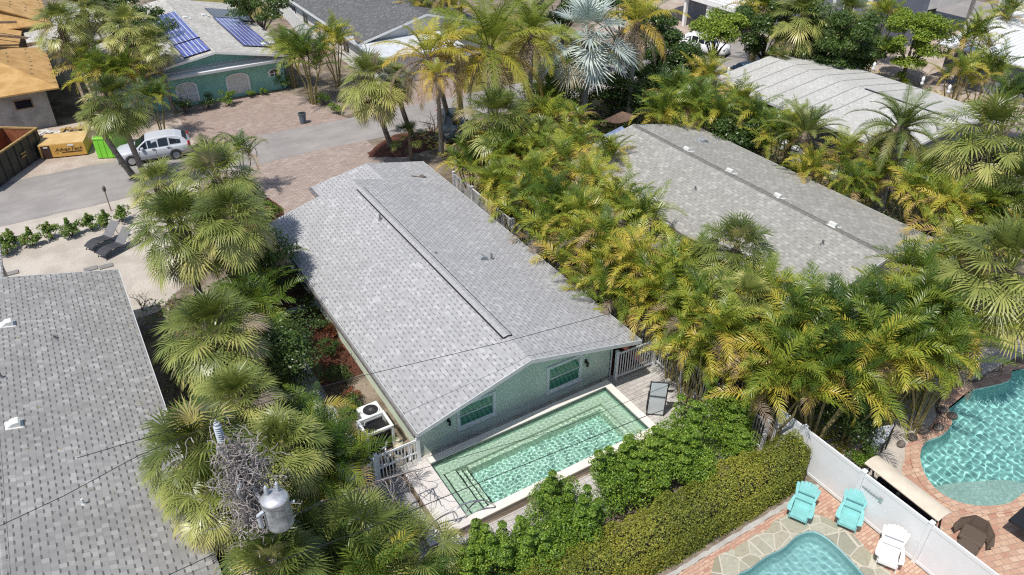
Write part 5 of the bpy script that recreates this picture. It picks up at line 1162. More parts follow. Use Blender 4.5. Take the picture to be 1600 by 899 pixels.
# =================================================================== foliage meshes
class LB:
    """collects leaf quads and triangles with an age per face"""
    def __init__(s, seed): s.V = []; s.F4 = []; s.F3 = []; s.A4 = []; s.A3 = []; s.n = 0; s.r = np.random.RandomState(seed)
    def quads(s, Q, age):
        """Q: (n,4,3)"""
        n = len(Q); s.V.append(Q.reshape(-1,3)); s.F4.append(np.arange(n*4).reshape(-1,4)+s.n); s.A4.append(np.broadcast_to(age,(n,)).astype(float)); s.n += n*4
    def strip(s, A, B, C, wa, wb, ew, age, tip=0):
        """leaflets: root A, bend B, tip C, half-width vectors ew scaled by wa, wb (n,3)"""
        n = len(A)
        v = np.stack([A-ew*wa, A+ew*wa, B+ew*wb, B-ew*wb, C], 1); s.V.append(v.reshape(-1,3))
        b = np.arange(n)[:,None]*5+s.n
        s.F4.append(b+np.array([[0,1,2,3]])); s.F3.append(b+np.array([[3,2,4]]))
        a = np.broadcast_to(age,(n,)).astype(float); s.A4.append(a); s.A3.append(a+tip); s.n += n*5
    def ribbon(s, P, w, side, age):
        P = np.asarray(P); n = len(P)-1; w = np.broadcast_to(w,(n+1,))[:,None]
        Q = np.stack([P[:-1]-side*w[:-1], P[:-1]+side*w[:-1], P[1:]+side*w[1:], P[1:]-side*w[1:]],1); s.quads(Q, age)
    def mesh(s, name):
        V = np.concatenate(s.V).astype(np.float32); f4 = np.concatenate(s.F4); f3 = np.concatenate(s.F3) if s.F3 else np.zeros((0,3),int)
        me = bpy.data.meshes.new(name); me.vertices.add(len(V)); me.vertices.foreach_set('co', V.ravel())
        li = np.concatenate([f4.ravel(), f3.ravel()]).astype(np.int32); me.loops.add(len(li)); me.loops.foreach_set('vertex_index', li)
        st = np.concatenate([np.arange(len(f4))*4, len(f4)*4+np.arange(len(f3))*3]).astype(np.int32)
        me.polygons.add(len(st)); me.polygons.foreach_set('loop_start', st)
        a = me.attributes.new('age','FLOAT','FACE'); a.data.foreach_set('value', np.concatenate(s.A4+s.A3 if s.A3 else s.A4).astype(np.float32))
        me.update(calc_edges=True); me.validate(); return me
def unit(v): return v/np.linalg.norm(v, axis=-1, keepdims=True)
Z = np.array([0,0,1.0])
def fan(L, base, fwd, Rr, age, nseg=34, spread=2.25, droop=.35, fold=.35, costa=.35, stiff=.5):
    r = L.r; side = unit(np.cross(fwd, Z)+1e-6); nrm = unit(np.cross(side, fwd))
    a = np.linspace(-spread, spread, nseg)+r.normal(0,.02,nseg); ln = (1-.28*(np.abs(a)/spread)**2)*r.uniform(.9,1.05,nseg)
    # the midrib runs on into the blade and curves down
    org = base+fwd*costa*Rr*np.clip(np.cos(a*.7),0,1)[:,None]*.6
    d = np.cos(a)[:,None]*fwd+np.sin(a)[:,None]*side
    e = -np.sin(a)[:,None]*fwd+np.cos(a)[:,None]*side
    up = nrm*(fold*np.abs(np.sin(a)))[:,None]
    d1 = unit(d+up)
    B = org+d1*(Rr*stiff*ln)[:,None]-Z*(droop*.12*Rr)
    d2 = unit(d1*(1-droop*.5)-Z*(droop*r.uniform(.6,1.3,nseg))[:,None])
    C = B+d2*(Rr*(1-stiff)*ln)[:,None]
    wb = Rr*stiff*spread*2/nseg*.37; 
    L.strip(org, B, C, .006, wb, e, age+r.normal(0,.04,nseg), .05)
def palmate_crown(seed, N=40, Rr=.95, pet=1.0, top=85, bot=-50, ages=(.12,.75), dead=0, nseg=34, droop=.4, jitter=1, elpow=.85, costa=.35):
    L = LB(seed); D = LB(seed+77); r = L.r
    for i in range(N+dead):
        t = i/N; az = i*2.39996+r.normal(0,.15); isd = i >= N
        el = R(top-(top-bot)*min(1,t)**elpow)+r.normal(0,.10)*jitter
        if isd: el = R(r.uniform(-78,-45))
        pl = pet*(.55+.5*min(1,t*1.6))*r.uniform(.85,1.12)*(.7 if isd else 1)
        h = np.array([cos(az),sin(az),0]); d = h*cos(el)+Z*sin(el)
        p0 = h*.06+Z*(.15-.35*t); p1 = p0+d*pl*.5; dd = unit(d-Z*.18); p2 = p1+dd*pl*.5
        T = D if isd else L; age = (ages[0]+(ages[1]-ages[0])*t**1.6+r.normal(0,.07)) if not isd else (r.uniform(.76,.93) if dead > 40 else r.uniform(.9,1.0))
        if not isd and r.rand() < .02: age = .8
        sd = unit(np.cross(d,Z)); T.ribbon([p0,p1,p2], [.022,.016,.012], sd, min(age+.15,1))
        f = unit(dd-Z*(.25+.3*t)); fan(T, p2, f, Rr*r.uniform(.85,1.1)*(.85 if isd else 1), age, nseg, droop=droop*(1+.5*t)*(1.4 if isd else 1), fold=.25 if isd else r.uniform(.25,.5), costa=costa, spread=r.uniform(1.6,2.3) if not isd else 1.2)
    return L, D
def frond(L, base, az, el0, length, curve, npair, ll, age, vang=.45, droop=.35, w=.016, start=.14, twist=0, beta=(1.15,.5), rach=.016, ragged=0, agetip=.05):
    r = L.r; n = 14; h = np.array([cos(az),sin(az),0]); P = [np.array(base,float)]; T = []
    for k in range(n):
        el = el0-curve*((k+.5)/n)**1.25; d = h*cos(el)+Z*sin(el); T.append(d); P.append(P[-1]+d*length/n)
    P = np.array(P); T.append(T[-1]); T = np.array(T); side = np.array([-sin(az),cos(az),0])
    side = unit(side+Z*twist)
    L.ribbon(P, np.linspace(rach,rach*.25,n+1), side, min(1,age+.12))
    L.ribbon(P-np.array([0,0,.0]), np.linspace(rach,rach*.25,n+1), unit(np.cross(side,T[0])), min(1,age+.12))
    s = np.linspace(start, .985, npair)
    for sg in (-1,1):
        ss = s+r.uniform(-.3,.3,npair)/npair; keep = r.rand(npair) > ragged; ss = ss[keep]; m = len(ss)
        f = np.clip(ss,0,.999)*n; i = f.astype(int); fr = (f-i)[:,None]
        p = P[i]*(1-fr)+P[i+1]*fr; t = unit(T[i]*(1-fr)+T[np.minimum(i+1,n)]*fr); nm = np.cross(t, side)*-1; nm = unit(np.where(nm[:,2:3] < 0, nm, nm)); nm = unit(np.cross(side[None,:]*np.ones((m,1)), t)*-1)
        be = (beta[0]+(beta[1]-beta[0])*ss)[:,None]; va = vang*r.uniform(.7,1.2,(m,1))
        d = t*np.cos(be)+(side*sg*np.cos(va)+nm*np.sin(va))*np.sin(be); d = unit(d+r.normal(0,.05,(m,3)))
        l = (ll*np.sin(np.pi*np.clip(.16+.78*ss,0,1))**.7*r.uniform(.88,1.08,m))[:,None]
        B = p+d*l*.5; d2 = unit(d-Z*(droop*r.uniform(.6,1.4,(m,1)))); C = B+d2*l*.5-Z*droop*.1*l
        L.strip(p, B, C, w*.7, w, t, age+r.normal(0,.04,m), agetip)
def areca_crown(seed, heads, size=1.0, fr=7, ages=(.15,.68)):
    L = LB(seed); D = LB(seed+50); r = L.r; S = MB()
    for k in range(heads):
        a = k*2.4+r.uniform(-.3,.3); rad = (.15+.95*math.sqrt(k/max(1,heads)))*size; h = (1-.42*(k/heads)**.9)*r.uniform(.85,1.08)
        tx = np.array([cos(a)*rad, sin(a)*rad, h]) # h relative
        hz = h*3.0*size; top = np.array([tx[0],tx[1],hz]); b0 = np.array([cos(a)*.12*k**.5, sin(a)*.12*k**.5, 0])
        mid = (b0+top)/2*[.75,.75,1.05]
        S.tube([tuple(b0),tuple(mid),tuple(top)], [.055*size,.05*size,.045*size], 6)
        S.tube([tuple(top),tuple(top+np.array([cos(a)*.08,sin(a)*.08,.45*size]))], [.05*size,.025*size], 6, age=0)
        top2 = top+Z*.3*size; n = fr+r.randint(-1,2); off = r.uniform(0,6)
        for i in range(n):
            t = i/(n-1); az = off+i*2.4+r.normal(0,.2); el = R(82-52*t)+r.normal(0,.08)
            age = ages[0]+(ages[1]-ages[0])*t**1.3+r.normal(0,.10)+(.12 if r.rand() < .12 else 0)
            T = L
            if t > .7 and r.rand() < .42: T = D; age = r.uniform(.8,1.0)
            frond(T, top2, az, el, r.uniform(1.9,2.6)*size*(.75 if i == 0 else 1), r.uniform(1.3,2.2)*(.35+.75*t)+(.5 if T is D else 0), 22, .60*size, age, vang=r.uniform(.35,.75), droop=r.uniform(.25,.65), w=.028*size, rach=.03*size, twist=r.uniform(-.4,.4))
    return L, D, S
def tall_crown(seed, N, length, ll, npair, ages, top=84, bot=-25, curve=(.7,1.6), w=.022, vang=.3, droop=.5, dead=4, twist=.5, ragged=0):
    L = LB(seed); D = LB(seed+9); r = L.r
    for i in range(N+dead):
        t = min(1,i/N); isd = i >= N; az = i*2.39996+r.normal(0,.15); el = R(top-(top-bot)*t)+r.normal(0,.07)
        if isd: el = R(r.uniform(-60,-20))
        age = ages[0]+(ages[1]-ages[0])*t**1.5+r.normal(0,.06) if not isd else r.uniform(.88,1)
        T = D if isd else L; h = np.array([cos(az)*.1,sin(az)*.1,.1-.25*t])
        frond(T, h, az, el, length*r.uniform(.85,1.08)*(.7+.3*min(1,t*2))*(.8 if isd else 1), (curve[0]+(curve[1]-curve[0])*t)*r.uniform(.85,1.15)*(.6 if isd else 1), npair, ll, age, vang=vang, droop=droop*(1+.5*t)*(1.6 if isd else 1), w=w, rach=.04, twist=r.uniform(-twist,twist), beta=(1.2,.45), ragged=ragged*(2 if isd else 1))
    return L, D
def leaf_cloud(L, C, rad, n, size, age=(.2,.7), shell=.55, up=.5, squash=1.0, aspect=.55):
    """rhombic leaves on and just inside lumpy shells around the centres C (k,3)"""
    r = L.r; C = np.asarray(C, float); k = r.randint(0,len(C),n); rd = np.asarray(rad)[k]
    d = unit(r.normal(0,1,(n,3))); d[:,2] = np.abs(d[:,2])*.8+d[:,2]*.2; d = unit(d)
    p = C[k]+d*(rd*(shell+(1-shell)*r.rand(n)**.5))[:,None]*np.array([1,1,squash])
    nm = unit(d*.6+Z*up+r.normal(0,.45,(n,3))); t = unit(np.cross(nm, r.normal(0,1,(n,3)))); s_ = np.cross(nm,t)
    sz = (size*r.uniform(.7,1.25,n))[:,None]
    Q = np.stack([p-t*sz*.5, p+s_*sz*aspect*.5+t*sz*.05, p+t*sz*.5-nm*sz*.08, p-s_*sz*aspect*.5+t*sz*.05],1)
    L.quads(Q, np.clip(r.uniform(age[0],age[1],n)+.15*(r.rand(len(C))[k]-.5),0,1))
def shrub_mesh(seed, w=1.0, h=1.6, n=2600, size=.10, lumps=16, age=(.2,.75), spires=0):
    L = LB(seed); r = L.r; C = []; rad = []
    for i in range(lumps):
        a = r.uniform(0,6.28); q = r.rand()**.5*w*.62; z = h*(.28+.55*r.rand()*(1-.5*(q/w)**2)); C.append((cos(a)*q,sin(a)*q,z)); rad.append(r.uniform(.22,.42)*w)
    for i in range(spires):
        a = r.uniform(0,6.28); q = r.rand()*w*.6; hh = h*r.uniform(.95,1.25)
        for f in (0,.35,.7): C.append((cos(a)*q,sin(a)*q,hh-f*.55*h)); rad.append((.12+.16*f)*w)
    leaf_cloud(L, C, rad, n, size, age, shell=.35); S = MB()
    for i in range(7):
        c = C[i]; S.tube([(0,0,0),(c[0]*.4,c[1]*.4,c[2]*.5),c],[.035,.025,.01],5,False)
    return L, S
# ---- variants
def setmat(me, mat): me.materials.append(mat); return me
SAB = []
for sd, N, dd, ag in ((1,66,14,(.14,.72)),(2,62,18,(.22,.78)),(3,70,11,(.12,.66)),(4,58,26,(.26,.86)),(5,56,44,(.24,.86))):
    L, D = palmate_crown(sd, N-4, .84, 1.02, dead=dd, ages=ag, nseg=22, droop=.42, bot=-58, elpow=.9); SAB.append((setmat(L.mesh('palm_crown'),M['sabal']), setmat(D.mesh('dead_fronds'),M['sabal'])))
ARE = []
for sd, hd, ag in ((11,6,(.12,.62)),(12,6,(.2,.74)),(13,7,(.10,.60)),(14,5,(.25,.85)),(15,4,(.1,.55))):
    L, D, S = areca_crown(sd, hd, ages=ag); sm = rawmesh('stems', S.V, S.F); ARE.append((setmat(L.mesh('fronds'),M['areca']), setmat(D.mesh('dead_fronds'),M['areca']) if D.V else None, setmat(sm,M['trunk_y'])))
COC = []
for sd, ag, rg in ((21,(.2,.72),.03),(22,(.45,.95),.15)):
    L, D = tall_crown(sd, 17, 3.6, .78, 52, ag, dead=6, ragged=rg); COC.append((setmat(L.mesh('fronds'),M['coco']), setmat(D.mesh('dead_fronds'),M['coco'])))
PHO = []
L, D = tall_crown(31, 30, 2.6, .42, 56, (.15,.6), top=84, bot=-15, curve=(.9,1.9), w=.013, vang=.35, droop=.15, dead=9); PHO.append((setmat(L.mesh('fronds'),M['phoenix']), setmat(D.mesh('dead_fronds'),M['phoenix'])))
L, D = tall_crown(32, 20, 2.2, .36, 50, (.25,.6), top=86, bot=30, curve=(.6,1.4), w=.013, vang=.4, droop=.1, dead=2); PHO.append((setmat(L.mesh('fronds'),M['phoenix']), setmat(D.mesh('dead_fronds'),M['phoenix'])))
L, D = palmate_crown(41, 34, 1.55, 1.75, top=82, bot=-42, ages=(.15,.55), dead=7, nseg=24, droop=.2, costa=.3, elpow=.8, jitter=1.8); BIS = (setmat(L.mesh('silver_fronds'),M['bismarck']), setmat(D.mesh('dead_fronds'),M['bismarck']))
L, D = palmate_crown(42, 16, .85, .95, top=82, bot=5, ages=(.15,.5), dead=1, nseg=28, droop=.3); YSAB = (setmat(L.mesh('palm_crown'),M['sabal']), setmat(D.mesh('dead_fronds'),M['sabal']))
def root(name, label, p, rz, grp, cat='palm'): return thing(name, label, cat, (p[0],p[1],0), rz, grp)
def put(me, nm, par, z=0, s=1.0, rz=0, xy=(0,0), tilt=(0,0)):
    o = bpy.data.objects.new(nm, me); link(o); o.parent = par; o.location = (*xy, z); o.scale = (s,s,s); o.rotation_euler = (*tilt, rz); return o
rg = random.Random(99)
def sabal(u, v, h, s, var, label, lean=(0,0), grp=None, skirt=True, base=None, name='cabbage_palm', tr=.17):
    p = W(u,v,h)
    if base is not None: lean = (base[0]-p.x, base[1]-p.y)
    t = root(name, label, (p.x+lean[0],p.y+lean[1]), 0, grp); lx, ly = -lean[0], -lean[1]
    b = MB(); pts = [(lx*f+.35*lx*f*(1-f), ly*f, h*f) for f in (0,.25,.5,.75,1)]; b.tube(pts,[tr*1.25,tr,tr*.95,tr,tr*1.15],10); b.build('trunk', M['trunk'], t)
    b = MB(); b.tube([(lx,ly,h-.75*s),(lx,ly,h-.2*s),(lx,ly,h+.12)],[tr*1.2,tr*1.9,tr*.8],10); b.build('boots', M['thatch'], t)
    c, d = SAB[var]; rz = rg.uniform(0,6.28); put(c,'crown',t,h,s,rz,(lx,ly))
    if skirt: put(d,'dead_fronds',t,h-.05,s,rz,(lx,ly))
    return t
SG = 'cabbage palms'; rgs = random.Random(3)
for a in (
 (338,282,6.2,1.15,0,'full fan palm above the left yard, the one nearest the street driveway'),
 (285,355,5.4,1.25,1,'broad fan palm with yellow left flank overhanging the sun loungers'),
 (250,290,5.0,.85,3,'smaller fan palm at the road end of the left cluster'),
 (360,342,6.0,1.02,1,'darker fan palm tucked against the street end corner of the main roof'),
 (335,522,4.6,1.14,2,'round fan palm between the left roof and the main house, below the loungers'),
 (308,700,5.0,1.0,0,'fan palm overlapping the left roof edge beside the insulator'),
 (372,628,4.6,.86,2,'fan palm crown just above the insulator'),
 (440,700,4.4,.85,1,'fan palm with yellow green blades right of the vine tangle'),
 (328,768,4.4,.8,3,'lower fan palm hanging over the left roof below the vine tangle'),
 (430,885,3.6,.85,0,'fan palm at the bottom edge below the transformer'),
 (180,160,5.4,1.12,2,'large fan palm with twin trunks over the silver SUV'),
 (95,40,6.2,1.25,1,'fan palm hanging over the plywood roof at the top left'),
 (200,45,6.2,1.2,3,'fan palm touching the pale roof with solar panels'),
 (130,15,6.5,1.1,0,'fan palm at the top edge between the plywood roof and the pale roof'),
 (240,70,5.2,.9,3,'shaggy fan palm drooping onto the roof left of the solar panels'),
 (582,128,5.4,1.3,0,'dense round fan palm beyond the far end of the main roof'),
 (775,190,4.6,1.4,2,'fan palm beyond the main roof, left of the tan tarp'),
 (845,210,4.0,.8,1,'smaller fan palm near the street end of the palm row'),
 (1150,392,5.0,1.0,0,'fan palm rising from the yellow palm row in front of the tan roof'),
 (1165,470,4.6,.8,3,'fan palm with drooping leaves below the tan roof'),
 (1540,215,6.4,1.5,4,'big fan palm with an orange brown skirt at the right edge'),
 (1575,425,5.6,1.5,2,'large pale fan palm at the right edge in front of the tan roof corner'),
 (1252,28,5.6,1.5,4,'tall fan palm with brown skirt at the top right behind the cream roof'),
 (1325,22,5.4,1.2,1,'fan palm at the top edge beside the slate blue house'),
 (1590,290,5.0,.9,2,'fan palm below the big skirted palm at the right edge'),
 (1215,95,3.0,.7,0,'low fan palm in front of the dark trees behind the cream roof'),
 ): 
    sabal(a[0],a[1],a[2],a[3],a[4],a[5],lean=(rg.uniform(-.3,.3),rg.uniform(-.3,.3)),grp=SG,base={180:(3.1,49.0),582:W(612,230,0)}.get(a[0]))
# the second trunk of the twin palm and long bare trunk of the round palm
sabal(146,182,4.6,.62,1,'lower fan palm with its trunk beside the twin over the green container',grp=SG,base=(2.5,49.2))
sabal(618,125,4.8,.8,0,'leaning fan palm trunk just right of the dense round palm',grp=SG,base=W(645,214,0))
def young(u,v,h,s,label,grp='young fan palms'):
    p = W(u,v,h); t = root('young_fan_palm',label,p,rg.uniform(0,6),grp); b = MB(); b.tube([(0,0,0),(0,0,h)],[.14,.12],8); b.build('trunk',M['thatch'],t); put(YSAB[0],'crown',t,h,s); put(YSAB[1],'dead_fronds',t,h,s)
for a in ((480,880,2.2,1.2,'young fan palm at the bottom edge right of the transformer palm'),(560,850,2.3,1.15,'young fan palm below the dead branch by the pool deck'),(640,870,1.8,1.0,'young fan palm nearest the pool steps at the bottom'),(30,895,4.2,1,'x'),(545,905,2.0,1.1,'young fan palm cut by the bottom edge'),
          (640,215,1.6,.8,'young fan palm in the red mulch bed by the mailbox'),(1500,470,3.2,.8,'young fan palm above the shell bed at the right')):
    if a[4] != 'x': young(*a)
def areca(u, v, h, s, var, label, grp='areca palms', dead=True):
    """u, v = pixel of the middle of the crown mass, h = its height"""
    s *= .92; p = W(u,v,h); t = root('areca_palm',label,p,0,grp); rz = rg.uniform(0,6.28); sz = s; zt = h/3.0/s
    for me, nm in zip(ARE[var],('fronds','dead_fronds','stems')):
        if me is None or (nm == 'dead_fronds' and not dead): continue
        o = put(me,nm,t,0,s,rz)
        o.location.z = h-2.9*s if nm != 'stems' else 0
        if nm == 'stems': o.scale = (s,s,max(.3,(h-.1)/2.9))
    return t
ordn = ['first','second','third','fourth','fifth','sixth','seventh','eighth','ninth','tenth','eleventh','twelfth']
rowA = [(735,252,2.8),(775,285,2.9),(815,322,3.0),(855,360,3.0),(893,395,3.0),(930,428,3.0),(972,452,3.0),(1018,470,3.1),(1062,500,3.1)]
rowB = [(795,238,3.7),(830,275,3.9),(868,308,4.0),(910,342,4.0),(952,380,4.0),(995,412,4.0),(1048,445,4.0),(1092,485,4.0),(1118,530,3.8)]
rowC = [(840,240,3.4),(880,262,3.9),(925,290,3.9),(965,318,3.9),(1005,350,3.8),(1050,420,3.7),(1090,415,3.6)]
for nm_, row in (('house side',rowA),('middle',rowB),('tan roof side',rowC)):
    for i,(u,v,h) in enumerate(row): areca(u,v,h,rg.uniform(.78,.98),rg.randint(0,3),'%s yellow green areca palm from the street, %s of the palm belt' % (ordn[i],nm_))
for a in ((1190,470,4.0,.95,1,'areca palm at the lower corner of the tan roof'),(1245,488,3.7,.9,0,'areca palm in front of the tan roof, left of the green topped one'),(1305,490,3.7,.95,2,'green topped areca palm mid way along the near edge of the tan roof'),
          (1370,482,3.7,.9,3,'areca palm near the right end of the tan roof'),(1430,440,4.0,.95,1,'areca palm beyond the right corner of the tan roof'),(1490,395,4.2,1.0,3,'golden areca palm left of the large pale fan palm'),
          (1245,510,4.2,1.0,3,'golden areca palm right of the white canopy gap'),(1300,512,4.2,1.05,0,'areca palm in the centre of the big mass below the tan roof'),(1360,505,4.2,1.05,2,'areca palm in the big mass, above the shell bed'),(1425,490,4.2,1.0,1,'areca palm right of centre in the big mass'),(1475,500,4.0,1.0,0,'areca palm over the corner of the turquoise pool'),
          (1232,572,3.8,1.05,0,'areca palm with arching fronds over the left end of the privacy fence'),(1300,585,3.9,1.1,2,'areca palm drooping onto the white privacy fence'),(1360,560,4.0,1.05,1,'areca palm behind the closed parasol'),(1420,545,4.0,1.0,0,'areca palm overhanging the dark stones'),(1478,548,3.9,.95,2,'bright areca palm nearest the turquoise pool'),
          (1180,600,3.0,.8,3,'areca palm behind the green shrubs right of the patio'),(1140,535,3.6,.9,1,'areca palm left of the white canopy gap'),(1190,535,3.6,.85,0,'areca palm just below the white canopy gap'),(1085,540,3.0,.8,2,'areca palm over the picket fence beside the patio')):
    areca(*a)
for a in ((478,85,3.8,1.25,0,'tall clumping palm between the teal house and the white house'),(520,65,3.6,1.05,1,'clumping palm against the long white wall'),(450,70,3.4,1.0,2,'clumping palm beside the solar roof right corner'),
          (1060,145,3.4,1.05,0,'areca palm left of the cream roof by the dark tree'),(1095,165,3.4,1.05,2,'areca palm in front of the cream roof left corner'),(1040,180,3.2,1.0,1,'golden areca palm behind the tan roof far end'),(1125,185,3.0,.95,3,'areca palm between the tan and cream roofs, leftmost'),(1100,120,3.2,.95,1,'areca palm beside the pale blue SUV'),
          (1215,215,3.0,.85,3,'golden areca palm under the grey green date palm'),(1265,265,2.8,.8,1,'small areca palm behind the tan roof right slope'),(1320,245,2.8,.8,3,'golden areca palm between the two date palms'),(1330,290,2.6,.75,1,'areca palm by the white pots behind the tan roof'),(1370,270,2.8,.8,3,'orange tinged areca palm below the big date palm'),
          (1440,300,3.4,.95,0,'areca palm right of the big date palm trunk'),(1480,330,3.6,1.0,1,'areca palm above the lattice screen'),(1530,335,3.6,1.0,3,'golden areca palm below the orange skirted palm'),(1575,345,3.6,1.0,1,'areca palm at the right edge beneath the fan palm skirt'),(1450,270,3.2,.9,2,'dark areca palm behind the big date palm'),
          (1500,120,3.4,1.0,3,'golden areca palm by the white finials of the cream roof'),(1545,110,3.6,1.0,1,'areca palm in front of the white metal roof'),(1590,150,3.4,1.0,2,'areca palm at the right edge above the skirted palm'),(1525,60,4.4,1.1,1,'tall areca palm in front of the dark carport'),(1570,20,4.4,1.0,3,'areca palm at the top right corner'),
          (860,150,2.6,.85,2,'areca palm under the silver palm, left'),(880,120,2.8,.9,1,'areca palm left of the silver palm trunk'),(900,225,3.0,.85,0,'areca palm by the blue cover beside the tan roof'),(945,245,3.0,.85,3,'golden areca palm touching the tan roof far corner'),(820,180,3.0,.9,2,'areca palm in the shade left of the silver palm'),
          (160,110,3.8,1.1,2,'clumping palm behind the large twin trunk palm'),(200,112,3.8,1.0,1,'clumping palm against the teal house left corner'),(238,150,3.0,.8,0,'dark clumping palm at the left end of the pink driveway'),(130,100,3.6,1.0,3,'golden clumping palm at the corner of the plywood roof'),
          (700,10,4,1.1,1,'areca palm at the top edge above the coconut palms'),(660,5,4,1.1,3,'golden areca palm at the top edge beside the charcoal roof'),(1000,20,4,1.1,2,'areca palm at the top edge right of the silver palm'),(1190,10,5,1.2,0,'areca palm at the top edge by the carport house'),
          (370,235,2.8,.75,4,'small palm with arching fronds at the near driveway edge'),(335,240,2.6,.75,4,'small palm left of the arching one at the driveway edge'),
          (500,690,2.6,.8,4,'small green palm beside the pool filter'),(470,655,2.6,.75,4,'small bright palm in the shaded side yard'),(520,720,2.8,.9,0,'dark clumping palm against the left picket gate'),(395,410,3.0,.9,2,'dark clumping palm under the street end fan palms'),
          (440,770,3.0,.9,2,'dark clumping palm behind the transformer'),(600,900,2.4,.9,4,'clumping palm at the bottom edge by the pool steps'),(520,880,2.2,.8,4,'clumping palm between the two young fan palms'),
          (400,470,3.0,.95,2,'dark clumping palm between two round fan palms and the mulch'),(455,720,2.8,.85,2,'dark clumping palm behind the left picket fence'),(1185,190,3.2,.95,3,'golden areca palm under the left eave of the cream roof'),(1150,160,3.2,.9,1,'areca palm at the left corner of the cream roof'),(1240,200,3.0,.85,1,'areca palm beside the grey green date palm'),(1375,235,2.8,.8,1,'areca palm in front of the near corner of the cream roof'),
          (860,185,3.2,.95,0,'areca palm at the foot of the silver palm'),(905,190,2.8,.8,4,'small areca palm by the silver palm trunk'),(770,235,3.0,.9,1,'areca palm below the street fan palm'),(1385,20,4.4,1.0,0,'areca palm at the top edge left of the bright green tree')):
    areca(*a)
def tall(name, label, u, v, h, s, meshes, base=None, tr=.16, grp=None, tilt=(0,0), cat='palm'):
    p = W(u,v,h); q = base if base is not None else p; t = root(name,label,q,0,grp,cat); lx, ly = p.x-q[0], p.y-q[1]
    b = MB(); b.tube([(lx*f**1.4, ly*f**1.4, h*f) for f in (0,.2,.4,.6,.8,1)], [tr*1.5,tr*1.1,tr,tr*.95,tr*.9,tr], 10); b.build('trunk', M['trunk_pale'], t)
    b = MB(); b.tube([(lx,ly,h-.7*s),(lx,ly,h-.15),(lx,ly,h+.2)],[tr*1.05,tr*1.8,tr*.7],10); b.build('boots', M['thatch'], t)
    rz = rg.uniform(0,6.28); put(meshes[0],'fronds',t,h,s,rz,(lx,ly),tilt); put(meshes[1],'dead_fronds',t,h,s,rz,(lx,ly),tilt); return t
tall('coconut_palm','big coconut palm with upright yellow green fronds at the top middle',765,75,7.0,1.5,COC[0],tr=.2,grp='coconut palms')
tall('coconut_palm','coconut palm with orange drooping fronds left of the silver palm',830,55,7.3,1.1,COC[0],grp='coconut palms')
tall('coconut_palm','half dead coconut palm with an orange frond over the street',668,90,7.2,1.0,COC[1],base=W(702,200,0),grp='coconut palms')
tall('coconut_palm','dying coconut palm with a collapsed brown crown in front of the street',683,118,6.8,.42,COC[1],base=W(690,238,0),grp='coconut palms',tr=.13)
tall('coconut_palm','dead topped coconut palm with pinkish drooping fronds above the pink driveway',704,72,7.4,.8,COC[1],base=W(722,190,0),grp='coconut palms')
tall('coconut_palm','coconut palm with a yellow frond right of the silver palm',995,35,7.2,1.0,COC[1],grp='coconut palms')
tall('silver_palm','large silver blue fan palm at the top middle',918,60,6.4,1.15,BIS,tr=.26)
tall('date_palm','big dark green date palm with orange base in front of the cream roof',1408,200,5.0,1.25,PHO[0],tr=.3)
tall('date_palm','grey green date palm with upright fronds in front of the cream roof',1260,210,4.4,1.15,PHO[1],tr=.2)
# ------------------------------------------------------------------ broadleaf shrubs and trees
SHR = {}
def shrub(name, label, u, v, ph, s, mat, key, seed=1, cat='shrub', grp=None, **k):
    h = ph
    if key not in SHR: L, S = shrub_mesh(seed, **k); SHR[key] = (L, S, {})
    L, S, dct = SHR[key]
    if mat not in dct: dct[mat] = (setmat(L.mesh('foliage'),M[mat]), setmat(rawmesh('branches',S.V,S.F),M['bark']))
    p = W(u,v,h*s*.6); t = root(name,label,p,0,grp,cat); a, b_ = dct[mat]; rz = rg.uniform(0,6.28); put(a,'foliage',t,0,s,rz); put(b_,'branches',t,0,s,rz); return t
FS = 'green shrubs along the back of the pool'
for i,a in enumerate(((868,775,2.6,.92,'pointed green shrub standing up against the pool water'),(775,872,1.9,.95,'green shrub nearest the pool steps'),(840,862,2.0,1.0,'green shrub at the bottom between the hedge and the pool'),(905,825,2.0,1.0,'green shrub in front of the pointed one'),(960,740,2.5,1.05,'green shrub covering the pool front right corner'),
          (1015,700,2.6,1.05,'tall bright green shrub right of the pool water'),(1075,670,2.6,1.1,'bright green shrub below the patio'),(1135,640,2.6,1.05,'bright green shrub at the right end of the row'),(1010,750,2.2,.9,'lower green shrub behind the middle of the hedge'),(1080,725,2.2,.95,'lower green shrub behind the hedge, right part'),(1150,690,2.0,.8,'small green shrub by the privacy fence end'),(722,905,1.6,.85,'dark green shrub at the bottom edge by the pool steps'),(690,895,1.3,.55,'small leafy shrub under the pool steps'))):
    shrub('green_shrub', a[4], a[0], a[1], a[2], a[3]*1.05, 'broad', 'f%d' % (i%3), 60+i%3, grp=FS, w=1.2, h=2.1, n=14000, size=.07, lumps=30, spires=6, age=(.05,.9))
for i,a in enumerate(((18,372),(48,372),(78,362),(108,358),(140,348),(165,345),(188,336),(6,385))):
    shrub('sea_grape_shrub', ['%s low sea grape shrub along the road, counted from the left edge' % ordn[i+1],'low sea grape shrub at the very left edge'][i == 7], a[0], a[1], .9, .85, 'seagrape', 'sg%d' % (i%2), 70+i%2, grp='sea grape shrubs by the road', w=.8, h=1.05, n=900, size=.16, lumps=13, spires=2, age=(.1,.9))
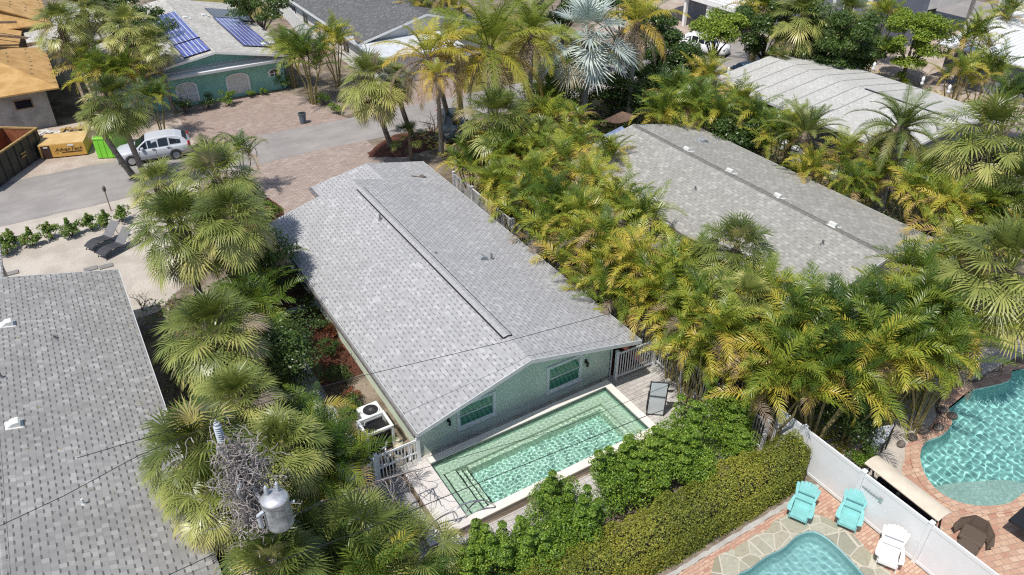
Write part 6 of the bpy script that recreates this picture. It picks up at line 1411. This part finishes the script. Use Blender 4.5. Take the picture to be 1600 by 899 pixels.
for i,a in enumerate(((418,333,.9,1.1,'broad','light green clipped shrub at the corner of the near driveway'),(392,308,.9,1.1,'broad_dark','dark shaded shrub beside the red driveway bed'),(355,148,1.6,.9,'broad','leafy shrub between the arched windows of the teal house'),(438,118,1.6,1.1,'broad','yellow green shrub at the right corner of the teal house'),(322,155,1.4,.9,'broad_dark','dark shrub left of the teal house arched window'),(285,160,1.5,1.0,'broad_dark','dark shrub at the shaded end of the pink driveway'),
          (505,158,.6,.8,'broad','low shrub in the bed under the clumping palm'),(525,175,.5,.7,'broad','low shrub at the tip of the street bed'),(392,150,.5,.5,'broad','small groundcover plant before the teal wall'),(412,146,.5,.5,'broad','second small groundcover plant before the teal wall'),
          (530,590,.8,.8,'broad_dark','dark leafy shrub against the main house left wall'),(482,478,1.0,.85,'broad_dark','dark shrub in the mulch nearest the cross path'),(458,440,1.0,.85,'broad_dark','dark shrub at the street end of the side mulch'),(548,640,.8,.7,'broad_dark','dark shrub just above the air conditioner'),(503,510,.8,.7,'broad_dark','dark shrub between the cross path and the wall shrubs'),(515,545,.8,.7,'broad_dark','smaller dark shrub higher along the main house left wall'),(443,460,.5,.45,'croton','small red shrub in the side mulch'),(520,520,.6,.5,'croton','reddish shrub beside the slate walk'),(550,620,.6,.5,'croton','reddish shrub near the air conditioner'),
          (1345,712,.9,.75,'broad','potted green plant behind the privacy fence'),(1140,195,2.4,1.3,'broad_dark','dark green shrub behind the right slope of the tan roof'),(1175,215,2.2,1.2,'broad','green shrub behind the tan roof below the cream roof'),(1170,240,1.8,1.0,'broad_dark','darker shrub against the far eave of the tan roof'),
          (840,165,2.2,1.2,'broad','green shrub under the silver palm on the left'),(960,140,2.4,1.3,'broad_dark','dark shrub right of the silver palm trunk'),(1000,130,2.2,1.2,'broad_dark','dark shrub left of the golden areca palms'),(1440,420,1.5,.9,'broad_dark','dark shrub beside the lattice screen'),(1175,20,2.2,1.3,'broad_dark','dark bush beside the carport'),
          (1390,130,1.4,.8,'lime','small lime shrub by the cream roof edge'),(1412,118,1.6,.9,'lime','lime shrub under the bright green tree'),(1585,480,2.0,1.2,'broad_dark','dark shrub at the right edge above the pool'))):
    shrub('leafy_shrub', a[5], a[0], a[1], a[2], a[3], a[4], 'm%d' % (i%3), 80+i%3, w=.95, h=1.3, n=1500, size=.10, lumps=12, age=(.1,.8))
def tree(label, u, v, h, s, mat, seed, n=9000, size=.16, lumps=26, w=1.9, hh=3.4, name='leafy_tree', age=(.1,.85)):
    p = W(u,v,h); t = root(name,label,p,0,None,'tree'); L = LB(seed); r = L.r; C = []; rad = []
    for i in range(lumps):
        a = r.uniform(0,6.28); q = r.rand()**.6*w; z = (r.rand()-.5)*hh*(1-.4*(q/w)); C.append((cos(a)*q,sin(a)*q,h+z)); rad.append(r.uniform(.5,1.0))
    leaf_cloud(L, C, rad, int(n*1.3), size, age, shell=.25, up=.4); put(setmat(L.mesh('foliage'),M[mat]),'foliage',t)
    b = MB(); b.tube([(0,0,0),(.1,.05,h*.4),(0,0,h*.75)],[.2,.15,.1],10)
    for i in range(11): c = C[i]; b.tube([(.1,.05,h*.4),(c[0]*.5,c[1]*.5,h*.7),c],[.08,.05,.02],6,False)
    b.build('trunk', M['bark'], t); return t
tree('bright lime green leafy tree in front of the slate blue house',1428,62,3.6,1,'lime',101,n=16000,size=.17,w=2.3,hh=4.6,lumps=46)
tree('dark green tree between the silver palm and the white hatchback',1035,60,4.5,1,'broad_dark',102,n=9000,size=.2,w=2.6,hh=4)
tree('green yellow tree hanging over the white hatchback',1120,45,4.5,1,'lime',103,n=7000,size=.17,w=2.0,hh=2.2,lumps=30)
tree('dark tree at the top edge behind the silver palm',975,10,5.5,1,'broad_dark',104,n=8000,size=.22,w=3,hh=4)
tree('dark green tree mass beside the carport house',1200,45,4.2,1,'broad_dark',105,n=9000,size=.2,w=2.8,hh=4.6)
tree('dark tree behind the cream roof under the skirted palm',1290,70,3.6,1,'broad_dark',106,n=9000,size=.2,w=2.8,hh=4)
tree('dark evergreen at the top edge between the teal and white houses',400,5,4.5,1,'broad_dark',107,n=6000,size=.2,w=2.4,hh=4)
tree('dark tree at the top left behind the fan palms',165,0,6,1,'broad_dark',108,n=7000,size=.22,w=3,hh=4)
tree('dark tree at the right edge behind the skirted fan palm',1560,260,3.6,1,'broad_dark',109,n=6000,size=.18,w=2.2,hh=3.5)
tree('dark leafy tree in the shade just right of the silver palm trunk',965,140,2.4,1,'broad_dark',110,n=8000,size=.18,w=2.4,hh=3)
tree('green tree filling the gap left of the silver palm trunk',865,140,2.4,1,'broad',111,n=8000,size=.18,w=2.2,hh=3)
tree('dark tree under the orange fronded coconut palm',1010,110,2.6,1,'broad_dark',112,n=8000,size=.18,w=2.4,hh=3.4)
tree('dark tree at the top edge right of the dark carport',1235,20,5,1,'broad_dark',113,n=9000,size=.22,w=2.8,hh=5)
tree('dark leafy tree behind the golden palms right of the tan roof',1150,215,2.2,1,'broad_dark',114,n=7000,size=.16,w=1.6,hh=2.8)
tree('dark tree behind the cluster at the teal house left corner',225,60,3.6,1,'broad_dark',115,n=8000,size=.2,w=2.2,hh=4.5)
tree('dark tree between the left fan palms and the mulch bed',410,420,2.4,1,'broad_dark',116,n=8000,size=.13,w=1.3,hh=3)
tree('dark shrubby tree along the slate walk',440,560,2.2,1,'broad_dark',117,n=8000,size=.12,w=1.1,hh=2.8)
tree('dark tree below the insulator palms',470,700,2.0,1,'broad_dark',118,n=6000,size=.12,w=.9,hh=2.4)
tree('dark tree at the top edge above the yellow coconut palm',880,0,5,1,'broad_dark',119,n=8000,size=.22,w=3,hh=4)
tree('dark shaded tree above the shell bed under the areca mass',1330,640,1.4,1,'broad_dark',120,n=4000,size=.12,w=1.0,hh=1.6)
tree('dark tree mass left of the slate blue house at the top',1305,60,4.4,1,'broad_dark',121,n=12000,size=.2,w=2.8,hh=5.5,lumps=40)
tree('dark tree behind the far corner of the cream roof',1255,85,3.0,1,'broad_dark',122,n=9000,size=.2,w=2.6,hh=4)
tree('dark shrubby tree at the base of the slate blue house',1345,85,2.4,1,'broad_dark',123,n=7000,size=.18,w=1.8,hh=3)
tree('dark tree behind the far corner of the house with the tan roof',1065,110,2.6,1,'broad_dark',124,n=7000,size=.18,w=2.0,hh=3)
b = MB(); b.lathe([(.22,.0),(.3,.1),(.34,.38),(.37,.4),(.34,.43),(.3,.43)],18,Matrix.Translation(W(1347,724,0))); tag(b.build('plant_pot', M['terracotta']), 'dark clay pot holding the green plant behind the privacy fence', 'pot')
# ------------------------------------------------------------------ clipped hedge
HG = thing('clipped_hedge','long clipped yellow green hedge between the pool and the brick patio','hedge')
hx0, hx1, hy0, hy1 = 5.5, 18.75, 10.22, 11.80
L = LB(7); r = L.r; n = 74000
def hz(x): return 1.58+.10*np.sin(x*1.7)+.05*np.sin(x*4.1)
def hsurf(n):
    x = r.uniform(hx0,hx1,n); a = r.uniform(-.05,1.05,n)*pi*1.0
    # rounded-top section, plus flat sides
    ca = np.cos(a); sa = np.sin(a); k = (np.abs(ca)**3.2+np.abs(sa)**3.2)**(-1/3.2); yc = (hy0+hy1)/2; hw = (hy1-hy0)/2
    bulge = 1+.07*np.sin(x*2.3+a*3)+.05*np.sin(x*5.1+a*4+1)+.035*np.sin(x*11+a*9); y = yc+ca*k*hw*bulge; z = np.clip(.05+sa*k*hz(x)*bulge, .03, 3)
    fl = r.rand(n) < .3; sd = np.where(r.rand(n) < .85, -1, 1); y = np.where(fl, yc+sd*hw*bulge, y); z = np.where(fl, r.uniform(.03,1.2,n), z)
    nm = np.stack([np.zeros(n), np.where(fl, sd, ca*k*1.2), np.where(fl,.15,sa*k)],1); 
    # the rounded right end
    d = np.clip(x-(hx1-.8),0,None); y = yc+(y-yc)*(1-.5*(d/.8)**2); return np.stack([x,y,z],1), unit(nm)
p, nm = hsurf(n); p = p-nm*(r.rand(n)**2*.16-.03)[:,None]; nn = unit(nm*.7+Z*.35+r.normal(0,.5,(n,3))); t_ = unit(np.cross(nn, r.normal(0,1,(n,3)))); s_ = np.cross(nn,t_); sz = (r.uniform(.035,.075,n))[:,None]
# end cap
L.quads(np.stack([p-t_*sz*.55,p+s_*sz*.33,p+t_*sz*.55,p-s_*sz*.33],1), np.clip(r.beta(2,2.4,n)+.15*np.sin(p[:,0]*1.3),0,1))
ne = 5000; pe = np.stack([hx1-.05+r.uniform(-.1,.12,ne), r.uniform(hy0+.25,hy1-.25,ne), r.uniform(.03,1.45,ne)],1); nn = unit(np.array([1,0,.4])+r.normal(0,.5,(ne,3))); t_ = unit(np.cross(nn, r.normal(0,1,(ne,3)))); s_ = np.cross(nn,t_); sz = r.uniform(.035,.075,ne)[:,None]
L.quads(np.stack([pe-t_*sz*.55,pe+s_*sz*.33,pe+t_*sz*.55,pe-s_*sz*.33],1), r.beta(2,2.4,ne))
put(setmat(L.mesh('leaves'),M['hedge']),'leaves',HG)
b = MB(); prof = [(hy0+.24,.02),(hy1-.24,.02),(hy1-.24,1.0),(hy1-.5,1.2),(hy0+.5,1.2),(hy0+.24,1.0)]; k = len(prof)
b.add([(hx0,y,z) for y,z in prof]+[(hx1-.12,(hy0+hy1)/2+(y-(hy0+hy1)/2)*.8,z) for y,z in prof], [tuple(range(k-1,-1,-1)),tuple(range(k,2*k))]+[(i,(i+1)%k,k+(i+1)%k,k+i) for i in range(k)]); b.build('twig_core', paint('hedge_twigs',(.05,.045,.02),.95,.4,20), HG)
# ------------------------------------------------------------------ leaf litter and low cover under the palms
def litter(name, x0, x1, y0, y1, n, seed, size=.13, mat='areca', age=(.75,1.0), z=.03, lab=None):
    L = LB(seed); r = L.r; p = np.stack([r.uniform(x0,x1,n),r.uniform(y0,y1,n),r.uniform(.01,z,n)],1); nn = unit(Z+r.normal(0,.35,(n,3))); t_ = unit(np.cross(nn,r.normal(0,1,(n,3)))); s_ = np.cross(nn,t_); sz = (size*r.uniform(.5,1.3,n))[:,None]
    p[:,2] += sz[:,0]*.25
    L.quads(np.stack([p-t_*sz*.6,p+s_*sz*.18,p+t_*sz*.6,p-s_*sz*.18],1), r.uniform(age[0],age[1],n)); o = bpy.data.objects.new(name,setmat(L.mesh(name),M[mat])); link(o); o['kind'] = 'stuff'; return o
litter('leaf_litter',18.5,23.6,13,36,9000,1,.2); litter('leaf_litter',34,46,15,34,7000,2,.22); litter('leaf_litter',-.2,6,13,34,4200,3,.14); litter('leaf_litter',19.2,30,10.5,15,5000,4,.18)
litter('leaf_litter',20,45,36,46,5000,5,.3); litter('leaf_litter',44,60,28,44,3000,6,.3); litter('ground_cover',18.6,23.4,13.5,36,7000,8,.22,'broad_dark',(.1,.9),.45); litter('ground_cover',34.2,45,15,38,7000,9,.26,'broad_dark',(.1,.9),.5); litter('ground_cover',.3,4.3,14,34,4500,10,.18,'broad_dark',(.2,1),.4)
litter('ground_cover',22,40,34,45,6000,11,.28,'broad_dark',(.1,.9),.6); litter('grass_tufts',28,44,52,68,9000,12,.16,'hedge',(.3,1),.05)

def roof_litter(fz, x0, x1, y0, y1, n, seed):
    L = LB(seed); r = L.r; x = x0+(x1-x0)*r.rand(n)**2.2; y = r.uniform(y0,y1,n); z = np.array([fz(v) for v in x])+.012
    p = np.stack([x,y,z],1); nn = unit(Z+r.normal(0,.15,(n,3))); t_ = unit(np.cross(nn,r.normal(0,1,(n,3)))); s_ = np.cross(nn,t_); sz = r.uniform(.04,.16,n)[:,None]
    L.quads(np.stack([p-t_*sz*.6,p+s_*sz*.12+Z*.004,p+t_*sz*.6,p-s_*sz*.12+Z*.004],1), r.uniform(.86,1.0,n)); o = bpy.data.objects.new('leaf_litter',setmat(L.mesh('leaf_litter'),M['sabal'])); link(o); o['kind'] = 'stuff'
roof_litter(mfz, X0+.05, X0+3.2, Y0+4, Y1, 130, 31); roof_litter(mfz, X1-.05, X1-3.5, Y0+1, Y1+2, 170, 32); roof_litter(lfz, -.1, -4.2, 14, 33, 220, 33); roof_litter(rfz, 24.2, 28.4, 15.5, 32.6, 320, 34); roof_litter(rfz, 33.6, 29.2, 15.5, 32.6, 160, 35); roof_litter(cfz, 41, 46, 24, 38, 160, 36)
